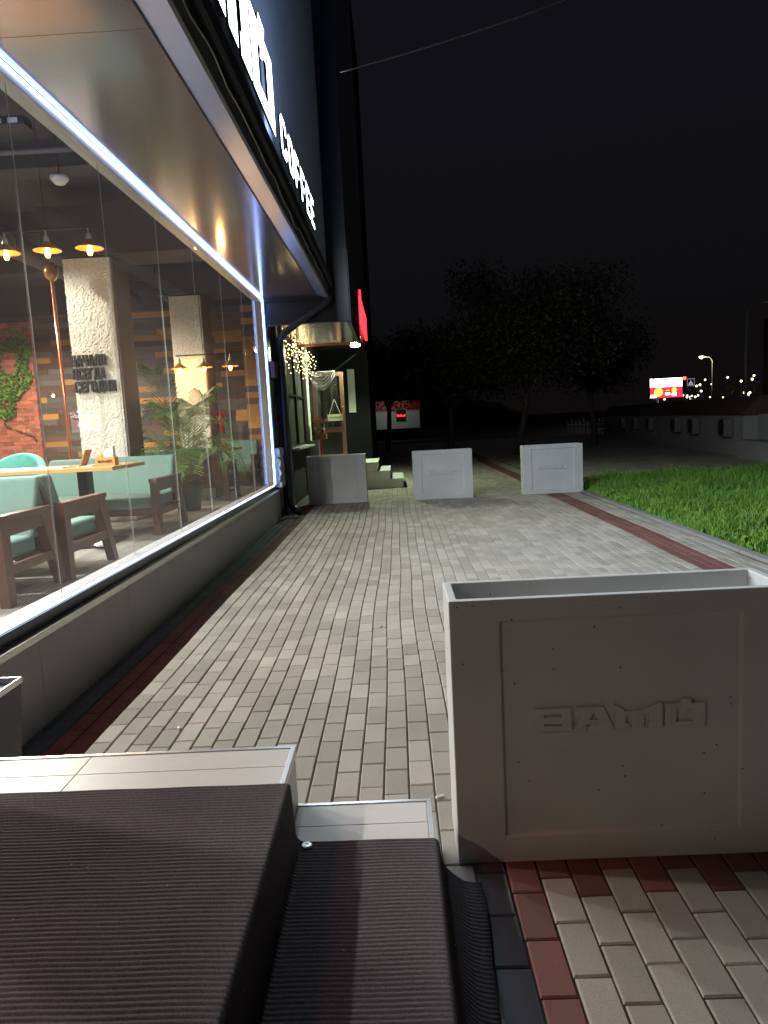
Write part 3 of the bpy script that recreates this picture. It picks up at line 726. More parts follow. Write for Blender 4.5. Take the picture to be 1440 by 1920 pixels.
# lettering on the column
t = empty('wall_lettering', (-4.13, 9.305, 2.0), 'black raised lettering in three lines on the first rough column', 'lettering')
CYR = {
 'Н': [([(0,0),(34,0),(34,58),(66,58),(66,0),(100,0),(100,150),(66,150),(66,90),(34,90),(34,150),(0,150)], [])],
 'А': [([(0,0),(33,0),(38,28),(68,28),(72,0),(106,0),(78,150),(28,150)], [[(43,56),(53,118),(63,56)]])],
 'Ч': [([(66,0),(100,0),(100,150),(66,150),(66,82),(40,82),(34,90),(34,150),(0,150),(0,72),(18,52),(66,52)], [])],
 'Л': [([(0,0),(33,0),(50,110),(68,110),(68,0),(102,0),(102,150),(26,150)], [])],
 'О': [([(18,0),(82,0),(100,20),(100,130),(82,150),(18,150),(0,130),(0,20)], [[(34,34),(34,116),(40,122),(60,122),(66,116),(66,34),(60,28),(40,28)]])],
 'В': [([(0,0),(82,0),(100,16),(100,64),(88,78),(98,90),(98,134),(82,150),(0,150)], [[(34,30),(34,62),(66,62),(66,30)], [(34,92),(34,120),(64,120),(64,92)]])],
 'С': [([(18,0),(82,0),(100,20),(100,56),(66,56),(66,32),(60,28),(40,28),(34,34),(34,116),(40,122),(60,122),(66,116),(66,98),(100,98),(100,130),(82,150),(18,150),(0,130),(0,20)], [])],
 'Е': [([(0,0),(86,0),(86,30),(34,30),(34,60),(78,60),(78,90),(34,90),(34,120),(86,120),(86,150),(0,150)], [])],
 'Г': [([(0,0),(34,0),(34,120),(86,120),(86,150),(0,150)], [])],
 'Д': [([(0,-14),(24,-14),(24,0),(92,0),(92,-14),(116,-14),(116,30),(104,30),(104,150),(32,150),(14,30),(0,30)], [[(46,30),(58,118),(72,118),(72,30)]])],
 'Я': [([(66,0),(100,0),(100,150),(18,150),(0,132),(0,78),(16,62),(0,0),(34,0),(48,56),(66,56)], [[(34,86),(34,120),(66,120),(66,86)]])]}
for k, (wd_, ww) in enumerate((('НАЧАЛО', .46), ('ВСЕГДА', .43), ('СЕГОДНЯ', .54))):
    u0 = 0; gl = []
    for ch in wd_:
        gl.append((ch, u0)); u0 += max(p[0] for p in CYR[ch][0][0])+9
    sx = ww/u0
    for ch, a in gl:
        m = MB(); extrude_polys(m, CYR[ch], lambda u, v, d, a=a: (.01*k+(a+u)*sx, d, .335-k*.168+v*.142/150), 0, -.03)
        fix_normals(m.build('letter', M['letter_black'], t))
# ceiling devices seen through the glass
for k, (x, y, z, lb) in enumerate([(-3.55, 6.9, 4.28, 'dark projector like box on the cafe ceiling above the first table'), (-3.2, 11.4, 4.22, 'flat ceiling unit above the second column')]):
    t = empty('ceiling_unit', (x, y, z), lb, 'ceiling unit')
    m = MB(); m.box(-.32, .32, -.08, .08, 0, .08); m.build('casing', M['black'], t, bevel=.01)
    for q in range(4): MB().box(-.28+q*.15, -.19+q*.15, -.082, -.0805, .015, .06).build('indicator_plate', M['white'], t)
    m = MB(); m.tube([(0, 0, .08), (0, 0, 4.6-z)], .01, 6); m.build('hanger', M['black'], t)
t = empty('smoke_detector', (-3.3, 7.6, 4.05), 'round white rimmed detector hanging beside the pendant lamps', 'detector')
m = MB(); m.lathe([(.0, -.05), (.05, -.045), (.09, 0), (.09, .03), (0, .05)], (0, 0, 0), 20); m.build('dome', M['white'], t, smooth=True)
MB().tube([(0, 0, .05), (0, 0, .55)], .008, 6).build('stem', M['black'], t)

# ================================================================== THE LIT SIGN
sg = empty('illuminated_sign', (-.84, 6, 3.69), 'large white glowing letters standing along the top of the dark fascia', 'sign')
SCL = .545/150
cof = {  # block letters, 100 wide x 150 high
 'C': ([(20,0),(80,0),(100,22),(100,52),(74,52),(74,30),(68,25),(32,25),(26,31),(26,119),(32,125),(68,125),(74,120),(74,100),(100,100),(100,128),(80,150),(20,150),(0,128),(0,22)], []),
 'O': ([(20,0),(80,0),(100,22),(100,128),(80,150),(20,150),(0,128),(0,22)], [[(26,32),(26,118),(33,125),(67,125),(74,118),(74,32),(67,25),(33,25)]]),
 'F': ([(0,0),(26,0),(26,58),(82,58),(82,84),(26,84),(26,124),(96,124),(96,150),(0,150)], []),
 'E': ([(0,0),(96,0),(96,26),(26,26),(26,60),(84,60),(84,86),(26,86),(26,124),(96,124),(96,150),(0,150)], [])}
def sign_letter(m):
    o = fix_normals(m.build('letter', [M['darkmetal'], M['e_sign']], sg))
    for p in o.data.polygons:
        if p.normal.x > .9: p.material_index = 1
for gi, (o_, h_) in enumerate(LOGO):
    m = MB(); s2 = SCL
    extrude_polys(m, [(o_, h_)], lambda u, v, d: (d, (5.93-1030*s2)+u*s2-6, v*s2), 0, .018)
    sign_letter(m)
y = 6.22
for ch in 'COFFEE':
    m = MB(); s2 = .325/150
    extrude_polys(m, [cof[ch]], lambda u, v, d, y=y: (d, y+u*s2*1.5-6, v*s2), 0, .018)
    sign_letter(m); y += 100*s2*1.5+.105

lamp('sign_light', 'AREA', (.022, -1.82, .26), 105*P_SIGN, (.76, .90, 1.0), sg, size=3.6, size_y=.45, target=(5, -1.82, .26))
lamp('sign_light', 'AREA', (.022, 1.5, .15), 190*P_SIGN, (.76, .90, 1.0), sg, size=2.6, size_y=.28, target=(5, 1.5, .15))
lamp('added_wall_wash', 'AREA', (.075, 0, -.0), 34*P_SIGN, (.50, .66, 1.0), sg, size=.03, size_y=6.5, target=(-.10, 0, 1.0))  # added lamp that lights the wall for the glare around the letters

# ================================================================== NEXT SHOP
NB = empty('neighbour_shop', (-1.83, 14, 0), 'dark shop next to the cafe with low canopy over its pale steps', 'building')
def npart(mb, name, m, **k):
    o = mb.build(name, m, NB, **k); o.location = (1.83, -14, 0); return o
npart(MB().box(-9.6, -1.90, 11.03, 18.6, 4.70, 12.5).box(-1.899, -.60, 11.03, 18.6, 4.02, 12.5), 'upper_wall', M['frame'])
npart(MB().box(-1.95, -.60, 10.99, 11.05, 2.96, 4.01), 'canopy_end', M['black'])
cs = MB(); cs.box(-1.95, -.99, 11.06, 13.9, 2.95, 3.0); cs.box(-.98, -.60, 11.06, 13.9, 2.95, 3.0); npart(cs, 'canopy_soffit', M['soffit'])
npart(MB().box(-.64, -.585, 11.06, 13.95, 2.93, 4.01), 'canopy_fascia', M['fascia'])
npart(MB().box(-1.95, -.64, 13.91, 13.95, 2.955, 4.01), 'canopy_back', M['fascia'])
npart(MB().box(-1.85, -.62, 13.905, 13.955, 2.925, 2.948), 'canopy_edge', M['copper'])
npart(MB().box(-1.95, -.66, 13.96, 18.6, 3.30, 4.01), 'sign_band', M['fascia'])
w = MB(); w.box(-2.05, -1.88, 12.33, 12.6, 0, 3.3); w.box(-2.05, -1.88, 15.05, 15.7, 0, 3.3); w.box(-2.05, -1.88, 12.6, 15.05, 0, 1.0); w.box(-2.05, -1.88, 17.0, 18.6, 0, 3.3); w.box(-2.05, -1.88, 15.7, 17.0, 2.72, 3.3)
npart(w, 'wall', mat('dark_render', (.03, .03, .032), .85, spec=.2, noise=(5, .25), bump=(40, .3, .004)))
npart(MB().box(-1.879, -1.82, 15.15, 15.60, .0, 3.28), 'pilaster', M['pilaster'], bevel=.01)
npart(MB().box(-1.879, -1.70, 12.62, 15.10, 1.0, 1.035), 'window_sill', M['pilaster'], bevel=.004)
wf2 = MB(); wf2.box(-1.93, -1.86, 12.62, 12.72, 1.04, 2.93); wf2.box(-1.93, -1.86, 13.78, 13.90, 1.04, 2.93); wf2.box(-1.93, -1.86, 14.93, 15.03, 1.04, 2.93); wf2.box(-1.93, -1.86, 12.72, 14.93, 1.98, 2.02); wf2.box(-1.93, -1.86, 12.62, 15.03, 1.0355, 1.08)
o = npart(wf2, 'window_frame', M['frame'], bevel=.004)
g_ = MB(); g_.box(-1.91, -1.90, 12.72, 13.78, 1.08, 2.93); g_.box(-1.91, -1.90, 13.90, 14.93, 1.08, 2.93); g2 = g_.build('window_glass', M['glass_dk'], o)
npart(MB().box(-2.04, -2.02, 12.62, 15.03, 1.02, 2.95), 'curtain', M['pilaster'])
npart(MB().box(-2.6, -2.5, 15.5, 17.2, 0, 3.3), 'inner_wall', M['pilaster'])
npart(MB().box(-9.6, -.62, 18.61, 24.2, 0, 12.5), 'far_wing', mat('matt_dark_wall', (.012, .012, .013), .95, spec=.1, noise=(2, .2)))
npart(MB().box(-1.16, -.98, 18.58, 18.605, 1.7, 2.8), 'wing_lit_strip_standin', M['pilaster'])  # pale panel standing in for a strip of wall lit greenish
npart(MB().box(-2.5, -1.9, 15.7, 17.0, .3, .60), 'threshold', M['step_nb'])
# its second downpipe
npart(MB().tube([(-.66, 18.5, 3.35), (-1.0, 18.5, 3.1), (-1.75, 18.5, 2.6), (-1.80, 18.5, .1)], .05, 10), 'downpipe', M['darkmetal'], smooth=True)
# open door leaf, standing square to the wall
t = empty('open_shop_door', (-1.84, 16.5, .62), 'brown glazed door standing open above the pale steps', 'door')
m = MB(); m.box(0, .09, -.025, .025, 0, 1.98); m.box(.62, .71, -.025, .025, 0, 1.98); m.box(.09, .62, -.025, .025, 1.89, 1.98); m.box(.09, .62, -.025, .025, .62, .74); m.box(.09, .62, -.025, .025, 0, .12)
m.build('frame', M['door'], t, bevel=.004)
MB().box(.09, .62, -.005, .005, .74, 1.89).build('upper_glass', M['glass_dk'], t); MB().box(.09, .62, -.005, .005, .12, .62).build('lower_panel', M['black'], t)
m = MB(); m.tube([(.665, -.03, .82), (.665, -.075, .84), (.665, -.075, 1.18), (.665, -.03, 1.2)], .012, 8); m.build('handle', M['copper'], t)
s_ = empty('door_notice', (-1.36, 16.455, 1.62), 'cream hanging plate on strings on the open door glass', 'sign')
m = MB(); m.box(-.17, .17, -.006, .006, -.12, .03); m.build('plate', mat('cream_plate', (.75, .72, .5), .5, noise=(9, .06)), s_)
m = MB(); m.tube([(-.13, 0, .03), (0, 0, .37)], .005, 5); m.tube([(.13, 0, .03), (0, 0, .37)], .005, 5); m.build('string', M['white'], s_)
m = MB()
for k in range(9): m.box(-.14+k*.031, -.118+k*.031, -.008, -.0065, -.06, -.06+R.choice([.03, .04, .045]))
m.build('faded_lettering', mat('notice_ink', (.32, .28, .12), .6), s_)
# plastic film bundled over the door
m = MB(); nu, nv = 26, 14
for i in range(nu+1):
    for j in range(nv+1):
        u_, v_ = i/nu, j/nv; wv = math.sin(u_*PI)
        m.v.append((-1.92+.62*u_, 16.30+.05*math.sin(9*v_+4*u_)+R.gauss(0, .008), 2.64-.03*u_-v_*(.08+.34*wv)+.02*math.sin(17*v_)))
for i in range(nu):
    for j in range(nv): m.f.append((i*(nv+1)+j, (i+1)*(nv+1)+j, (i+1)*(nv+1)+j+1, i*(nv+1)+j+1)); m.m.append(0); m.t.append(0)
o = m.build('plastic_film', M['film'], smooth=True); so_ = o.modifiers.new('solid', 'SOLIDIFY'); so_.thickness = .004
tag(o, 'bundle of clear plastic film hanging at the top of the open door', 'plastic film')
m = MB()
for k in range(4):
    pts = [(-1.90+.15*k*.2+.5*u_, 16.26, 2.62-(.12+.07*k)*math.sin(u_*PI)) for u_ in [q/10 for q in range(11)]]
    m.tube(pts, .009, 6)
m.build('fold', M['paper'], o)
# gumball machine
t = empty('gumball_machine', (-1.60, 15.35, .0), 'red stand sweet dispenser full of coloured gumballs beside the open door', 'gumball machine')
m = MB(); m.tube([(0, 0, .02), (0, 0, 1.12)], .022, 10); m.lathe([(.0, .02), (.16, .02), (.16, .0), (.0, 0)], (0, 0, 0), 20); m.build('stand', M['red'], t)
m = MB(); m.box(-.13, .13, -.1, .1, 1.12, 1.22); m.build('dispenser_base', mat('dispenser_brown', (.25, .08, .04), .4, noise=(8, .1)), t, bevel=.01)
m = MB(); m.box(-.12, .12, -.09, .09, 1.222, 1.50); m.build('clear_case', M['glass_dk'], t, bevel=.01)
m = MB(); m.box(-.14, .14, -.11, .11, 1.502, 1.54); m.build('lid', M['red'], t, bevel=.01)
cols = [(.8, .6, .03), (.05, .4, .08), (.7, .05, .04), (.8, .78, .7), (.85, .3, .05)]
gm = [mat('gum%d' % i, c, .3) for i, c in enumerate(cols)]
m = MB()
for k in range(150):
    c = (R.uniform(-.10, .10), R.uniform(-.075, .075), 1.245+.12*R.random()); q = R.randrange(5)
    m.lathe([(.0, -.015), (.011, -.01), (.015, 0), (.011, .01), (0, .015)], c, 8, q)
m.build('gumballs', gm, t)
o = MB().box(-1.83, -1.62, 15.05, 15.3, .6, 1.1).build('grey_cabinet', M['plinth'], bevel=.01); tag(o, 'small grey cabinet standing behind the leftmost concrete box by the wall', 'cabinet')

# pale steps
def steps():
    t = empty('entrance_steps', (0, 15.3, 0), 'three pale green lit steps climbing to the next shop', 'steps')
    for k, (x1, y1, z0, z1) in enumerate([(.12, 15.30, 0, .20), (-.16, 15.30, .20, .38), (-.42, 15.30, .38, .57)]):
        m = MB(); m.box(-1.87, x1, y1-15.3+.12*k*0, 1.7, z0 if k == 0 else z0+.001, z1-.018); o = m.build('step', M['step_nb'], t, bevel=.003)
        m = MB(); m.box(-1.87, x1+.015, -.015, 1.71, z1-.0175, z1); m.build('tread', M['step_nb'], o, bevel=.003)
        if k: 
            m = MB(); m.box(x1+.02, x1+.05, .05, 1.4, z0+.0005, z0+.012); m.build('rubber_strip', M['rubber'], o)
    return t
steps()
o = MB().box(.13, .20, 15.25, 16.4, .001, .02).build('foot_strip', M['rubber']); tag(o, 'thin black strip lying along the foot of the pale steps', 'mat')  # thin dark strip on the ground along the lowest step

# floodlight
t = empty('floodlight', (-.80, 16.3, 3.22), 'glaring greenish white floodlight just past the far corner of the canopy', 'floodlight')
m = MB(); m.box(-.08, .08, -.05, .05, -.10, -.01); m.build('housing', M['black'], t, bevel=.006)
MB().tube([(0, .0, -.01), (0, 0, .10)], .012, 6).build('bracket', M['black'], t)
m = MB(); m.box(-.10, .10, -.056, -.0505, -.10, -.01); m.build('face', M['e_flood'], t)
m = MB(); m.box(-.065, .065, -.045, .045, -.108, -.1005); m.build('face', M['e_flood'], t)
lamp('flood_light', 'SPOT', (.0, -.0, -.13), 250*P_FLOOD, (.80, 1.0, .64), t, size=.05, spot=math.radians(155), target=(.15, -.4, -3))
lamp('flood_spill', 'POINT', (.0, -.06, -.16), 22*P_FLOOD, (.80, 1.0, .64), t, size=.05)

# fairy light curtain
t = empty('fairy_lights', (-1.78, 13.6, 2.92), 'curtain of tiny warm fairy lights hanging under the canopy', 'fairy lights')
for k in range(40):
    y = -1.5+k*.085+R.uniform(-.03, .03); ln = R.uniform(.15, .66); xo = R.uniform(-.03, .16)
    wr = MB(); wr.tube([(xo, y, 0), (xo+R.gauss(0, .02), y, -ln)], .0015, 4)
    n_ = int(ln/.085)
    for q in range(n_): wr.lathe([(.0, -.008), (.0062, -.003), (.0062, .003), (0, .008)], (xo+R.gauss(0, .02), y+R.gauss(0, .02), -.04-q*.085-R.uniform(0, .04)), 6, 1)
    wr.build('light_strand', [M['darkmetal'], M['e_fairy']], t)
lamp('fairy_glow', 'AREA', (.12, -.2, -.3), 5, (1.0, .72, .3), t, size=.4, size_y=3.0, target=(2, -.2, -.35))

# red neon sign of the shop, seen edge on
t = empty('red_neon_sign', (-.62, 17, 3.4), 'red glowing letters high on the wall above the next shop, seen edge on', 'sign')
yy = -1.9
for k, (h, w_) in enumerate([(.74, .08), (.58, .1), (.56, .08), (.56, .1), (.56, .08), (.56, .1), (.56, .08)]):
    m = MB(); m.box(0, .05, yy, yy+w_, (.0 if k else .05), h); 
    if k % 2: m.box(0, .05, yy+w_, yy+w_+.10, h*.42, h*.52)
    m.build('letter', M['e_red'], t); yy += w_+.34

# ================================================================== CONCRETE BOXES
def planter():
    W_, D, H = 1.06, .27, .87
    w = .028; bm = bmesh.new()
    t = empty('concrete_box', (0, 0, 0), 'x', 'planter', 'pale concrete planter boxes standing along the path')
    rc = (.155, .90, .09, .80); dp_ = .011
    V = lambda *p: bm.verts.new(p)
    # front with recessed panel
    fo = [V(0,0,0), V(W_,0,0), V(W_,0,H), V(0,0,H)]
    fi = [V(rc[0],0,rc[2]), V(rc[1],0,rc[2]), V(rc[1],0,rc[3]), V(rc[0],0,rc[3])]
    fp = [V(rc[0]+.003,dp_,rc[2]+.003), V(rc[1]-.003,dp_,rc[2]+.003), V(rc[1]-.003,dp_,rc[3]-.003), V(rc[0]+.003,dp_,rc[3]-.003)]
    for i in range(4):
        j = (i+1) % 4; bm.faces.new((fo[i], fo[j], fi[j], fi[i])); bm.faces.new((fi[i], fi[j], fp[j], fp[i]))
    bm.faces.new(fp)
    bo = [V(0,D,0), V(W_,D,0), V(W_,D,H), V(0,D,H)]
    bm.faces.new(bo[::-1]); bm.faces.new((fo[0], fo[3], bo[3], bo[0])); bm.faces.new((fo[1], bo[1], bo[2], fo[2])); bm.faces.new((fo[0], bo[0], bo[1], fo[1]))
    ti = [V(w,w,H), V(W_-w,w,H), V(W_-w,D-w,H), V(w,D-w,H)]; to = [fo[3], fo[2], bo[2], bo[3]]
    fl_ = [V(w,w,.5), V(W_-w,w,.5), V(W_-w,D-w,.5), V(w,D-w,.5)]
    for i in range(4):
        j = (i+1) % 4; bm.faces.new((to[i], to[j], ti[j], ti[i])); bm.faces.new((ti[i], ti[j], fl_[j], fl_[i]))
    bm.faces.new(fl_)
    bmesh.ops.recalc_face_normals(bm, faces=bm.faces)
    me = bpy.data.meshes.new('shell'); bm.to_mesh(me); bm.free(); me.materials.append(M['concrete'])
    o = bpy.data.objects.new('shell', me); C.objects.link(o); o.parent = t
    b_ = o.modifiers.new('bevel', 'BEVEL'); b_.width = .004; b_.segments = 3; b_.limit_method = 'ANGLE'; b_.angle_limit = math.radians(50)
    lg = MB(); sc = .535/1030
    extrude_polys(lg, LOGO, lambda u, v, d: (.255+u*sc, d, .435+v*sc*.98), dp_+.002, dp_-.0105)
    lo = fix_normals(lg.build('raised_logo', M['concrete'], t)); bb = lo.modifiers.new('bevel', 'BEVEL'); bb.width = .0012; bb.segments = 2; bb.limit_method = 'ANGLE'
    sp = MB()
    for (u, v) in [(.243, .728), (.31, .731), (.378, .734)]: sp.lathe([(.0, -.0018), (.003, -.0013), (.0045, .001)], (u, dp_, v), 8, axis='y')
    sp.build('plugged_hole', M['pilaster'], t)
    return t
p0 = planter(); p0.location = (.137, 2.14, 0); p0['label'] = 'big near concrete planter box right of the steps, its lettered front in shade'
for (x, y, rz, lb) in [(.283, 12.70, 0, 'far concrete planter box in the middle of the path, right of the pale steps'), (2.245, 12.72, -.004, 'far concrete planter box at the right, beside the lawn and over the red paver band'), (-1.62, 12.78, .012, 'dim brownish concrete planter box beside the downpipe and wall')]:
    c = copy_tree(p0); c.location = (x, y, 0); c.rotation_euler.z = rz; c['label'] = lb

# ================================================================== NEAR STEPS AND MAT
t = empty('cafe_steps', (-.9, 1, 0), 'near tiled steps with pale metal edge trim under the ribbed mat', 'steps')
def st_part(mb, name, m, **k):
    o = mb.build(name, m, t, **k); o.location = (.9, -1, 0); return o
st_part(MB().box(-1.829, -.392, -1.2, 2.278, -.05, .352), 'upper_step', M['tile'])
st_part(MB().box(-.390, .052, -1.2, 2.243, -.05, .162), 'lower_step', M['tile'])
m = MB(); m.box(-1.829, -.386, 2.268, 2.284, .353, .3605); m.box(-1.829, -.386, 2.2785, 2.284, .335, .3525); m.box(-.402, -.386, -1.2, 2.2675, .353, .3605); m.box(-.3915, -.386, -1.2, 2.2675, .335, .3525)
m.box(-.389, .058, 2.234, 2.249, .163, .1705); m.box(-.389, .058, 2.2435, 2.249, .145, .1625); m.box(.043, .058, -1.2, 2.2335, .163, .1705); m.box(.0525, .058, -1.2, 2.2335, .145, .1625)
st_part(m, 'metal_trim', M['trim'], bevel=.0015)
m = MB(); tl = [(-1.829, -1.08), (-1.077, -.404)]
for a, b_ in tl:
    m.box(a, b_, 2.146, 2.2665, .353, .357); m.box(a, b_, 1.75, 2.143, .353, .357)
m.box(-.384, .041, 2.115, 2.232, .163, .167); m.box(-.384, .041, 1.75, 2.112, .163, .167)
st_part(m, 'floor_tile', M['tile'], bevel=.0008)
# the mat: a swept section with ribs running along X
sec = []
def lerp_pts(a, b_, n_): return [(a[0]+(b_[0]-a[0])*k/n_, a[1]+(b_[1]-a[1])*k/n_) for k in range(n_)]
sec += lerp_pts((-1.80, .366), (-.385, .366), 30)
for k in range(6): a = PI/2*(1-k/5); sec.append((-.381+.014*math.cos(a), .352+.014*math.sin(a)))
sec += lerp_pts((-.366, .335), (-.362, .205), 5)
for k in range(6): a = PI+PI/2*k/5; sec.append((-.332+.03*math.cos(a), .206+.03*math.sin(a)))
sec += lerp_pts((-.322, .1765), (.050, .1765), 10)
for k in range(6): a = PI/2*(1-k/5); sec.append((.054+.017*math.cos(a), .1595+.017*math.sin(a)))
sec += [(.073, .135), (.077, .105), (.086, .078), (.108, .05), (.13, .028), (.155, .018), (.178, .016)]
nrm = []
for i in range(len(sec)):
    a, b_ = sec[max(i-1, 0)], sec[min(i+1, len(sec)-1)]; dx, dz = b_[0]-a[0], b_[1]-a[1]; l_ = math.hypot(dx, dz) or 1; nrm.append((-dz/l_, dx/l_))
m = MB(); ya, yb = -1.1, 2.035; per = .0149; ns = 6; rows_ = int((yb-ya)/per*ns)
prof_ = [0, .1, .8, 1, 1, .7]
for r_ in range(rows_+1):
    y = yb-r_*per/ns; hgt = prof_[r_ % ns]*.0034
    for (px, pz), (nx_, nz_) in zip(sec, nrm):
        hgt = prof_[r_ % ns]*.0034*(.3 if -.39 < px < -.36 or .05 < px < .08 else 1)
        wob = .0012*math.sin(px*23+y*5)
        fl_k = max(0, min(1, (px-.07)/.1)); ww = fl_k*.018*math.exp(-((y-1.95)/.25)**2)
        m.v.append((px+nx_*hgt+ww, y+wob+fl_k*.0+(px+1.8)*-.013, pz+nz_*hgt+fl_k*.012*math.exp(-((y-1.95)/.2)**2)))
k_ = len(sec)
for r_ in range(rows_):
    for c_ in range(k_-1): m.f.append((r_*k_+c_, r_*k_+c_+1, (r_+1)*k_+c_+1, (r_+1)*k_+c_)); m.m.append(0); m.t.append(0)
mt = empty('ribbed_mat', (-.9, 1, .36), 'dark ribbed carpet mat draped over the near steps', 'mat')
o = fix_normals(m.build('carpet', M['carpet'], mt, smooth=True)); o.location = (.9, -1, -.36)
so_ = o.modifiers.new('solid', 'SOLIDIFY'); so_.thickness = .006; so_.offset = -1
m = MB(); m.lathe([(.0, .0035), (.004, .0035), (.0045, .0055), (.014, .005), (.0165, .0025), (.0165, -.002)], (.575, .983, -.1765), 24); m.build('fixing_washer', M['washer'], mt, smooth=False)

# dark bin at the wall
M['bin'] = mat('bin_paint', (.02, .02, .028), .4, noise=(8, .15))
t = empty('litter_bin', (-1.62, 2.62, 0), 'dark tapered bin with pale metal rim at the left edge beside the plinth', 'bin')
m = MB(); a, b_ = .09, .115
m.hexa([(-a,-a-.05,.10),(a-.02,-a-.05,.10),(a-.02,a-.05,.10),(-a,a-.05,.10)], [(-b_,-b_-.05,.48),(b_-.02,-b_-.05,.48),(b_-.02,b_-.05,.48),(-b_,b_-.05,.48)])
m.build('body', M['bin'], t, bevel=.004)
m = MB(); b_ = .12
for (x0, x1, y0, y1) in ((-b_, b_-.02, -b_-.05, -b_-.04), (-b_, b_-.02, b_-.06, b_-.05), (-b_, -b_+.01, -b_-.04, b_-.06), (b_-.03, b_-.02, -b_-.04, b_-.06)): m.box(x0, x1, y0, y1, .481, .505)
m.build('rim', M['trim'], t, bevel=.003)
MB().tube([(-.02, -.05, 0), (-.02, -.05, .10)], .03, 12).build('foot', M['darkmetal'], t)

for k, (x, y, a, lb) in enumerate([(.10, 2.55, .5, 'white cigarette end on the pavers beside the big concrete box'), (-1.12, 3.28, 2.0, 'white cigarette end on the pavers just past the tiled step'), (-.17, 4.85, 1.1, 'white cigarette end on the pavers in the middle of the path'), (.75, 6.9, .2, 'white cigarette end on the pavers beyond the big concrete box')]):
    o = MB().tube([(-.016, 0, 0), (.016, 0, 0)], .005, 8).build('cigarette_end', M['paper']); o.location = (x, y, .0065); o.rotation_euler.z = a
    tag(o, lb, 'cigarette end', 'cigarette ends on the pavers')
# ================================================================== BEYOND: TREES, WALL, STREET
def tree(x, y, h, rad, seed, label, lean=(0, 0), nl=5200):
    R.seed(seed); t = empty('tree', (x, y, 0), label, 'tree', 'dark trees beyond the paved square')
    tr = MB(); top = Vector((lean[0], lean[1], h*.45)); tr.tube([(0, 0, -.1), top*.4+Vector((.05, 0, 0)), top], [.14, .11, .09], 8)
    ends = []
    for k in range(11):
        az = 2*PI*k/11+R.uniform(-.2, .2); rr_ = rad*R.uniform(.4, .85); z = h*R.uniform(.5, .95)
        e_ = top+Vector((math.cos(az)*rr_, math.sin(az)*rr_, z-h*.45)); mid = top.lerp(e_, .5)+Vector((0, 0, .2))
        s0 = top*R.uniform(.7, 1); tr.tube([s0, mid, e_], [.055, .035, .012], 6); ends += [e_, mid]
    tr.build('trunk', M['bark'], t, smooth=True)
    cr = MB()
    for k in range(nl):
        c = R.choice(ends) if R.random() < .75 else top+Vector((R.gauss(0, rad*.32), R.gauss(0, rad*.32), R.uniform(0, h*.42)))
        p = c+Vector((*(max(-1.9, min(1.9, R.gauss(0, 1)))*rad*.17 for _ in range(2)), max(-1.8, min(1.8, R.gauss(0, 1)))*rad*.14))
        leafq(cr, p, R.uniform(.05, .10), R.random())
    cr.build('crown', M['leaf'], t, tint=True)
    return t
tree(4.3, 25.5, 6.6, 3.1, 1, 'largest dark tree, standing behind the right hand far planter box', (.55, 0), 24000)
tree(2.1, 28.0, 5.2, 2.6, 2, 'slim dark tree standing behind the middle far planter box', (.1, 0), 16000)
tree(8.3, 30.0, 5.6, 2.6, 3, 'dark tree at the right of the group, nearest the low wall', (-.2, 0), 16000)
tree(-.4, 33.0, 5.4, 2.4, 4, 'dark tree at the left of the group, partly covering the red fronted shop', (.2, 0), 14000)
R.seed(99)

t = empty('low_outbuilding', (9.2, 19.1, 0), 'long low grey outbuilding with dark sheet roof along the far right', 'building')
d = Vector((12.15-9.2, 42-19.1, 0)); Lw = d.length; t.rotation_euler = (0, 0, math.atan2(d.y, d.x))
m = MB(); m.box(0, Lw, -4, 0, 0, 1.12); m.build('wall', M['wall_far'], t)
m = MB(); m.hexa([(-.2,-4.2,1.125),(Lw,-4.2,1.125),(Lw,.12,1.125),(-.2,.12,1.125)], [(-.2,-4.2,1.62),(Lw,-4.2,1.62),(Lw,-.35,1.60),(-.2,-.35,1.60)]); m.build('roof', M['roof_far'], t)
m = MB(); m.box(-5, -.01, -4, .15, 0, .46); m.build('side_block', M['wall_far'], t)
m = MB(); m.box(-5.2, -.02, -4, -.35, .461, 1.12); m.build('side_wall', M['wall_far'], t)
base = None
for k, s_ in enumerate((1.1, 4.2, 6.4, 10.5, 13.5, 16.5)):
    a = d.normalized(); n_ = Vector((-a.y, a.x, 0)); pp = Vector((9.2, 19.1, .52))+a*s_+n_*.02
    lb = ['first', 'second', 'third', 'fourth', 'fifth', 'farthest'][k]+' grey wall unit with a round fan, counted from the right along the low building'
    if base is None:
        base = empty('air_conditioner', pp, lb, 'air conditioner', 'air conditioners on the low building')
        m = MB(); m.box(-.35, .35, 0, .22, 0, .5); m.build('casing', mat('unit_casing', (.16, .16, .155), .5, noise=(6, .2)), base, bevel=.015)
        m = MB(); m.lathe([(.0, .0), (.04, .012), (.2, .014), (.21, .03), (.225, .03), (.225, .0)], (-.08, .221, .25), 24, axis='y'); m.build('fan', M['darkmetal'], base)
        c = base
    else: c = copy_tree(base); c['label'] = lb
    c.location = pp; c.rotation_euler.z = math.atan2(d.y, d.x)

def bench():
    t = empty('bench', (10.6, 35.5, 0), 'dark bench at the far end of the paved square', 'bench')
    m = MB()
    for k in range(4): m.box(-.9, .9, -.2+k*.1, -.12+k*.1, .43, .46)
    m.build('seat', M['bark'], t); m = MB()
    for k in range(3): m.box(-.9, .9, .24+k*.02, .26+k*.02, .55+k*.11, .63+k*.11)
    m.build('backrest', M['bark'], t)
    for a in (-.75, .75): MB().box(a-.03, a+.03, -.2, .26, 0, .43).build('leg', M['darkmetal'], t)
bench()

